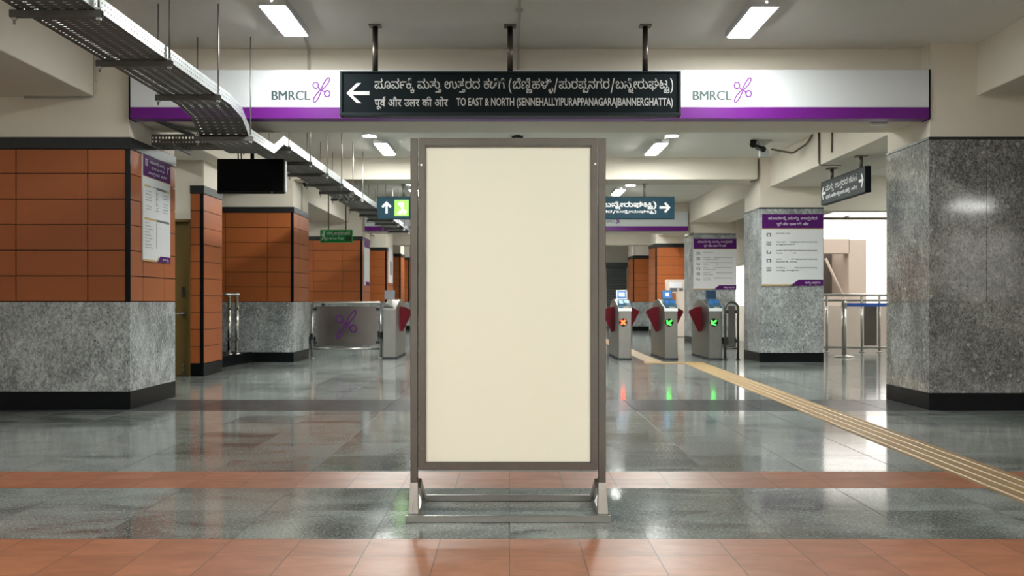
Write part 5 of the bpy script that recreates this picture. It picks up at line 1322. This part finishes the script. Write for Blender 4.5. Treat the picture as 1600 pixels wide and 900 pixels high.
# ================================================================== cable tray
XA, XB = -2.945, -2.475
path = [(4.2, 2.80), (9.30, 2.80), (9.72, 2.755), (10.02, 2.612), (11.04, 2.612), (11.53, 2.78), (26.4, 2.80)]
def seglist():
    for (y0, z0), (y1, z1) in zip(path, path[1:]):
        yield y0, z0, y1, z1
root = thing('cable_tray', ((XA + XB) / 2, 12, 2.8), 'long perforated steel cable tray hung from rods, dipping under the first beam', 'cable tray')
bot, rimA, rimB = MB(), MB(), MB()
def strip(mb, y0, z0, y1, z1, xa, xb, h0, h1):
    mb.hexa([(xa, y0, z0 + h0), (xb, y0, z0 + h0), (xb, y1, z1 + h0), (xa, y1, z1 + h0), (xa, y0, z0 + h1), (xb, y0, z0 + h1), (xb, y1, z1 + h1), (xa, y1, z1 + h1)])
RIM = .095
for y0, z0, y1, z1 in seglist():
    L = math.hypot(y1 - y0, z1 - z0)
    nt_ = max(2, round(L / .05))
    nu = 7
    wS = .050
    for k in range(nu):
        xc = XA + (XB - XA) * k / (nu - 1)
        hw = wS / 2 + (.012 if k in (0, nu - 1) else 0)
        a, b_ = max(XA, xc - hw), min(XB, xc + hw)
        strip(bot, y0, z0, y1, z1, a, b_, 0, .0025)
    for i in range(nt_ + 1):
        t0 = max(0, i / nt_ - .017 / L)
        t1 = min(1, i / nt_ + .017 / L)
        lerp = lambda t: (y0 + (y1 - y0) * t, z0 + (z1 - z0) * t)
        (ya, za), (yb, zb) = lerp(t0), lerp(t1)
        strip(bot, ya, za, yb, zb, XA, XB, .0003, .0022)
        for mb, xa, xb in ((rimA, XA, XA + .003), (rimB, XB - .003, XB)):
            if i % 1 == 0:
                strip(mb, ya, za, yb, zb, xa + .0005, xb - .0005, 0, RIM)
    for mb, xa, xb in ((rimA, XA, XA + .003), (rimB, XB - .003, XB)):
        for h0, h1 in ((0, .028), (.040, .060), (.072, RIM)):
            strip(mb, y0, z0, y1, z1, xa, xb, h0, h1)
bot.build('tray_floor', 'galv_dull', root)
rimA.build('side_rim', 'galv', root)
rimB.build('side_rim', 'galv', root)
hang = [(6.29, 2.80), (7.6, 2.80), (8.87, 2.80), (9.98, 2.625), (11.72, 2.78), (12.98, 2.783), (14.16, 2.786), (15.4, 2.788), (16.5, 2.79), (17.6, 2.792), (19.6, 2.795), (20.9, 2.795), (22.1, 2.797), (23.3, 2.797), (24.6, 2.798), (25.8, 2.80)]
for (y, z) in hang:
    b_ = MB()
    xa, xb = XA - .045, XB + .035
    b_.box(xa, xb, y - .02, y + .02, z - .045, z - .042).box(xa, xb, y - .02, y - .017, z - .042, z - .002).box(xa, xb, y + .017, y + .02, z - .042, z - .002)
    b_.box(xa, xb, y - .02, y - .012, z - .005, z - .002).box(xa, xb, y + .012, y + .02, z - .005, z - .002)
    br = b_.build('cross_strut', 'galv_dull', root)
    for x in (XA - .022, XB + .014):
        MB().box(x - .013, x + .013, y - .013, y + .013, z - .06, z - .046).build('rod_nut', 'galv', br)
        top = CEIL
        if 10.42 < y < 11.23: top = 2.864
        MB().cyl((x, y, z - .085), (x, y, top), .0075, 8).build('hanger_rod', 'rod', root)
        MB().box(x - .018, x + .018, y - .018, y + .018, z + .0, z + .012).build('rod_nut', 'galv', br)

# branch tray under the first beam
z = 2.672
y0, y1 = 10.86, 11.20
xe = XL1 + .0
root = thing('branch_tray', ((xe + XA) / 2, 11.0, z), 'short perforated branch tray running from the wide orange pier to the long cable tray', 'cable tray')
b_ = MB()
n = 22
for i in range(n + 1):
    xx = xe + (XA - .01 - xe) * i / n
    b_.box(max(xe, xx - .008), min(XA - .005, xx + .008), y0, y1, z, z + .002)
for k in range(5):
    yy = y0 + (y1 - y0) * k / 4
    b_.box(xe, XA - .005, max(y0, yy - .018), min(y1, yy + .018), z + .0004, z + .0024)
b_.build('tray_floor', 'galv_dull', root)
for yy in (y0, y1 - .003):
    b_ = MB()
    for h0, h1 in ((0, .03), (.05, .068), (.088, .115)):
        b_.box(xe, XA - .005, yy, yy + .003, z + h0, z + h1)
    for i in range(n + 1):
        xx = xe + (XA - .005 - xe) * i / n
        b_.box(max(xe, xx - .009), min(XA - .005, xx + .009), yy + .0005, yy + .0025, z, z + .115)
    b_.build('side_rim', 'galv_dull', root)
MB().box(wx(277, 10.9), wx(281, 10.9), 10.7, 11.3, z - .04, z - .002).build('cross_strut', 'galv_dull', root)
b_ = MB()
b_.tube([(wx(250, 10.7), 10.5, wz(187, 10.5)), (wx(296, 10.95), 10.95, wz(211, 10.95))], .014, 6).tube([(wx(258, 10.7), 10.5, wz(187, 10.5)), (wx(303, 10.95), 10.95, wz(211, 10.95))], .014, 6)
b_.build('hanger_strap', 'galv_dull', root)
b_ = MB()
for yy in (10.95, 11.03, 11.1):
    pts = []
    for i in range(9):
        u = i / 8
        pts.append((xe + .02 + (XA - .05 - xe) * u, yy + .02 * math.sin(5 * u + yy * 9), z + .017 + .008 * math.sin(9 * u + yy * 20)))
    b_.tube(pts, .011, 7)
b_.build('cable_run', 'black_plastic', root)

# ================================================================== television
Y = 12.3
x0, x1, z0, z1 = wx(339, Y), wx(444, Y), wz(302.5, Y), wz(248, Y)
root = thing('ceiling_television', ((x0 + x1) / 2, Y, z0), 'switched off black television hung from the ceiling under the cable tray', 'television')
MB().box(x0, x1, Y, Y + .055, z0, z1).build('casing', 'black_plastic', root, .008)
MB().box(x0 + .012, x1 - .012, Y - .0015, Y + .002, z0 + .03, z1 - .012).build('screen', 'screen', root)
MB().box(x1 - .004, x1 + .014, Y + .01, Y + .09, z0 + .02, z1 - .02).build('side_trim', 'bezel_silver', root, .004)
MB().disc((wx(425, Y), Y - .001, wz(271, Y) * 0 + z0 + .016), (0, -1, 0), .006, .003, 10).build('power_light', 'bezel_silver', root)
xm = wx(391, Y)
MB().cyl((xm, Y + .10, (z0 + z1) / 2), (xm, Y + .10, CEIL), .024, 12).box(xm - .12, xm + .12, Y + .055, Y + .08, z0 + .12, z1 - .1).box(xm - .02, xm + .02, Y + .07, Y + .12, z0 + .16, z1 - .05).build('ceiling_mount', 'black_plastic', root)
xm2 = wx(371, Y)
b_ = MB()
for dx in (0, .035):
    b_.tube([(xm2 + dx, Y + .05, z1 - .02), (xm2 + dx - .01, Y + .06, z1 + .12), (xm2 + dx + .03, Y + .07, z1 + .3), (xm2 + dx + .01, Y + .08, CEIL)], .008, 6)
b_.build('cable', 'black_plastic', root)

# ================================================================== cameras and pipes
Y = 16.3
root = thing('security_camera', (wx(1185, Y), Y, CEIL), 'pair of black bullet cameras on a bracket with white junction box, near the second beam', 'security camera')
MB().box(wx(1184, Y), wx(1205, Y), Y - .05, Y + .4, CEIL - .03, CEIL).build('mount_plate', 'pvc', root)
def bullet(p, q, r_):
    p, q = Vector(p), Vector(q)
    b = MB().cyl(p, q, r_, 16)
    d = (p - q).normalized()
    b.tube([p, p + d * .02], r_ * 1.12, 16)
    return b
bullet((wx(1176, Y), Y - .04, wz(226, Y)), (wx(1180, Y), Y + .12, wz(212, Y)), .048).build('camera_body', 'black_plastic', root, .003)
bullet((wx(1191, Y), Y - .06, wz(234, Y)), (wx(1184, Y), Y + .06, wz(229, Y)), .040).build('camera_body', 'black_plastic', root, .003)
MB().tube([(wx(1177, Y), Y + .02, wz(222, Y)), (wx(1178, Y), Y + .06, wz(229, Y)), (wx(1186, Y), Y + .1, wz(227, Y)), (wx(1190, Y), Y + .12, CEIL - .01)], .014, 10).build('bracket_arm', 'pvc', root)
MB().box(wx(1190, Y), wx(1204, Y), Y + .1, Y + .2, wz(243, Y), wz(231, Y)).box(wx(1195, Y), wx(1199, Y), Y + .13, Y + .17, wz(231, Y), CEIL).build('junction_box', 'lamp_housing', root, .006)

Y = 18.9
root = thing('wall_camera', (-3.765, Y, wz(282, Y)), 'small dark wall camera on the cream head of the pier behind the television', 'security camera')
X = -3.765
MB().box(X - .012, X + .03, Y - .06, Y + .06, wz(288, Y), wz(272, Y)).build('wall_plate', 'pvc', root)
bullet((X + .12, Y - .10, wz(290, Y)), (X + .05, Y + .02, wz(284, Y)), .035).build('camera_body', 'black_plastic', root, .003)
MB().tube([(X + .02, Y, wz(281, Y)), (X + .07, Y, wz(283, Y))], .012, 8).build('bracket_arm', 'pvc', root)


def pipe(label, pts, r_=.012, mat='pvc', clips=()):
    root = thing('conduit_pipe', pts[0], label, 'conduit')
    # rounded corners
    P = [Vector(p) for p in pts]
    out = [P[0]]
    for a, b, c in zip(P, P[1:], P[2:]):
        rr = min(.05, (a - b).length * .4, (c - b).length * .4)
        u, v = b + (a - b).normalized() * rr, b + (c - b).normalized() * rr
        for i in range(5):
            t = i / 4
            out.append(u * (1 - t) ** 2 + b * 2 * t * (1 - t) + v * t * t)
    out.append(P[-1])
    MB().tube(out, r_, 10).build('pipe', mat, root)
    for c, s in clips:
        c = Vector(c)
        MB().box(c.x - s[0], c.x + s[0], c.y - s[1], c.y + s[1], c.z - s[2], c.z + s[2]).build('clip', mat, root)
    return root


yw = 10.245
pipe('bent grey conduit on the cream wall under the long beam, above the wide orange pier',
     [(wx(147, yw), yw, CEIL), (wx(147, yw), yw, wz(151.5, yw)), (wx(38, yw), yw, wz(151.5, yw))], .014, 'pvc',
     [((wx(147, yw), yw, wz(126, yw)), (.02, .008, .008)), ((wx(128, yw), yw, wz(151.5, yw)), (.008, .008, .02)), ((wx(55, yw), yw, wz(151.5, yw)), (.008, .008, .02))])
pipe('thin conduit from the lamp near the cable tray down the first beam', [(wx(474, 9.75), 9.75, CEIL - .012), (wx(482.5, 10.41), 10.405, CEIL - .012), (wx(482.5, 10.41), 10.405, 3.25)], .013)
pipe('thin conduit with clips beside the middle pole of the black sign', [(.085, 7.0, CEIL - .014), (.085, 10.405, CEIL - .014), (.085, 10.405, 3.25)], .013, 'pvc',
     [((.085, 9.0, CEIL - .016), (.03, .012, .014)), ((.085, 8.0, CEIL - .016), (.03, .012, .014))])
X = 4.545
for px, za, lab, xr in ((1281, wz(257, 15.4), 'thicker bent conduit on the long beam above the slanted sign', wx(1313, 15.4)), (1301, 3.16, 'short upright conduit on the long beam above the slanted sign', None)):
    yy = X * F / (px - VX)
    pts = [(X - .012, yy, CEIL), (X - .012, yy, za - .005)] + ([(xr, yy, za - .005)] if xr else [])
    pipe(lab, pts, .018 if xr else .014, 'pipe_brown')
pipe('conduit running from the black cameras up along the long beam', [(wx(1205, 16.4), 16.4, wz(233, 16.4)), (4.40, 16.3, 3.36), (X - .015, 16.0, 3.46), (X - .015, 15.7, CEIL - .02)], .016, 'pipe_brown')
pipe('upright conduit below the black cameras on the second beam', [(wx(1185, 18.3), 18.30, CEIL - .02), (wx(1185, 18.3), 18.30, wz(281, 18.3)), (wx(1172, 18.3), 18.30, wz(284, 18.3))], .016, 'pipe_brown')
pipe('upright conduit on the cream head of the pier behind the television', [(-3.765, 19.05, wz(290, 19.05)), (-3.765, 19.05, 2.72)], .014, 'pvc')
pipe('dark horizontal pipe under the edge beam in the daylight opening', [(5.5, 21.6, wz(341.5, 21.6)), (10.5, 21.6, wz(341.5, 21.6))], .03, 'pipe_brown',
     [((xx, 21.45, 2.80), (.012, .16, .012)) for xx in (6.9, 9.2)])
pipe('bent conduit on the cream corner above the smaller rules poster', [(wx(1143, 24), 24.0, CEIL), (wx(1143, 24), 24.0, wz(319, 24)), (wx(1166, 24), 24.0, wz(319, 24))], .02, 'pvc')

xb_ = wx(808.5, 15.9)
root = thing('ceiling_sensor', (xb_, 15.9, CEIL - .09), 'small black box on the ceiling, peeking just above the blank board', 'sensor')
MB().box(xb_ - .085, xb_ + .085, 15.8, 16.0, CEIL - .085, CEIL - .02).build('sensor_body', 'black_plastic', root, .012)
MB().box(xb_ - .04, xb_ + .04, 15.85, 15.95, CEIL - .022, CEIL).build('sensor_base', 'black_plastic', root)
MB().lathe([(.02, CEIL - .10), (.035, CEIL - .094), (.04, CEIL - .084)], xb_, 15.9, 14).build('sensor_lens', 'screen', root)
xb_ = wx(1372, 10.6)
root = thing('beam_batten', (xb_, 10.6, 2.83), 'small white light fitting under the end of the first beam, near the bare granite pillar', 'lamp')
MB().box(xb_ - .085, xb_ + .085, 10.57, 10.63, 2.842, 2.864).build('housing', 'lamp_housing', root, .004)
MB().box(xb_ - .075, xb_ + .075, 10.575, 10.625, 2.834, 2.843).build('lens', 'lip_white', root, .003)

# ================================================================== camera, light, view
cam = bpy.data.cameras.new('camera')
cam.sensor_width = 36.0
cam.lens = 36.0 * F / 1600
cam.shift_x = (800 - VX) / 1600
cam.shift_y = (VY - 450) / 1600
cam.dof.use_dof = True
cam.dof.focus_distance = 6.2
cam.dof.aperture_fstop = 5.6
co = bpy.data.objects.new('camera', cam)
C.objects.link(co)
co.location = (0, 0, H)
co.rotation_euler = (R(90), 0, 0)
SC.camera = co

w = bpy.data.worlds.new('sky')
SC.world = w
w.use_nodes = True
bg = w.node_tree.nodes['Background']
bg.inputs['Color'].default_value = (1.0, .95, .89, 1)
bg.inputs['Strength'].default_value = 2.2

SC.view_settings.view_transform = 'Standard'
SC.view_settings.look = 'None'
SC.view_settings.gamma = 1.0
SC.view_settings.use_curve_mapping = False
SC.view_settings.exposure = 0.07
SC.cycles.use_denoising = True
SC.cycles.max_bounces = 10
SC.cycles.diffuse_bounces = 5
SC.cycles.glossy_bounces = 5
SC.cycles.sample_clamp_indirect = 6.0
SC.cycles.caustics_reflective = False
SC.cycles.caustics_refractive = False
bpy.context.view_layer.update()
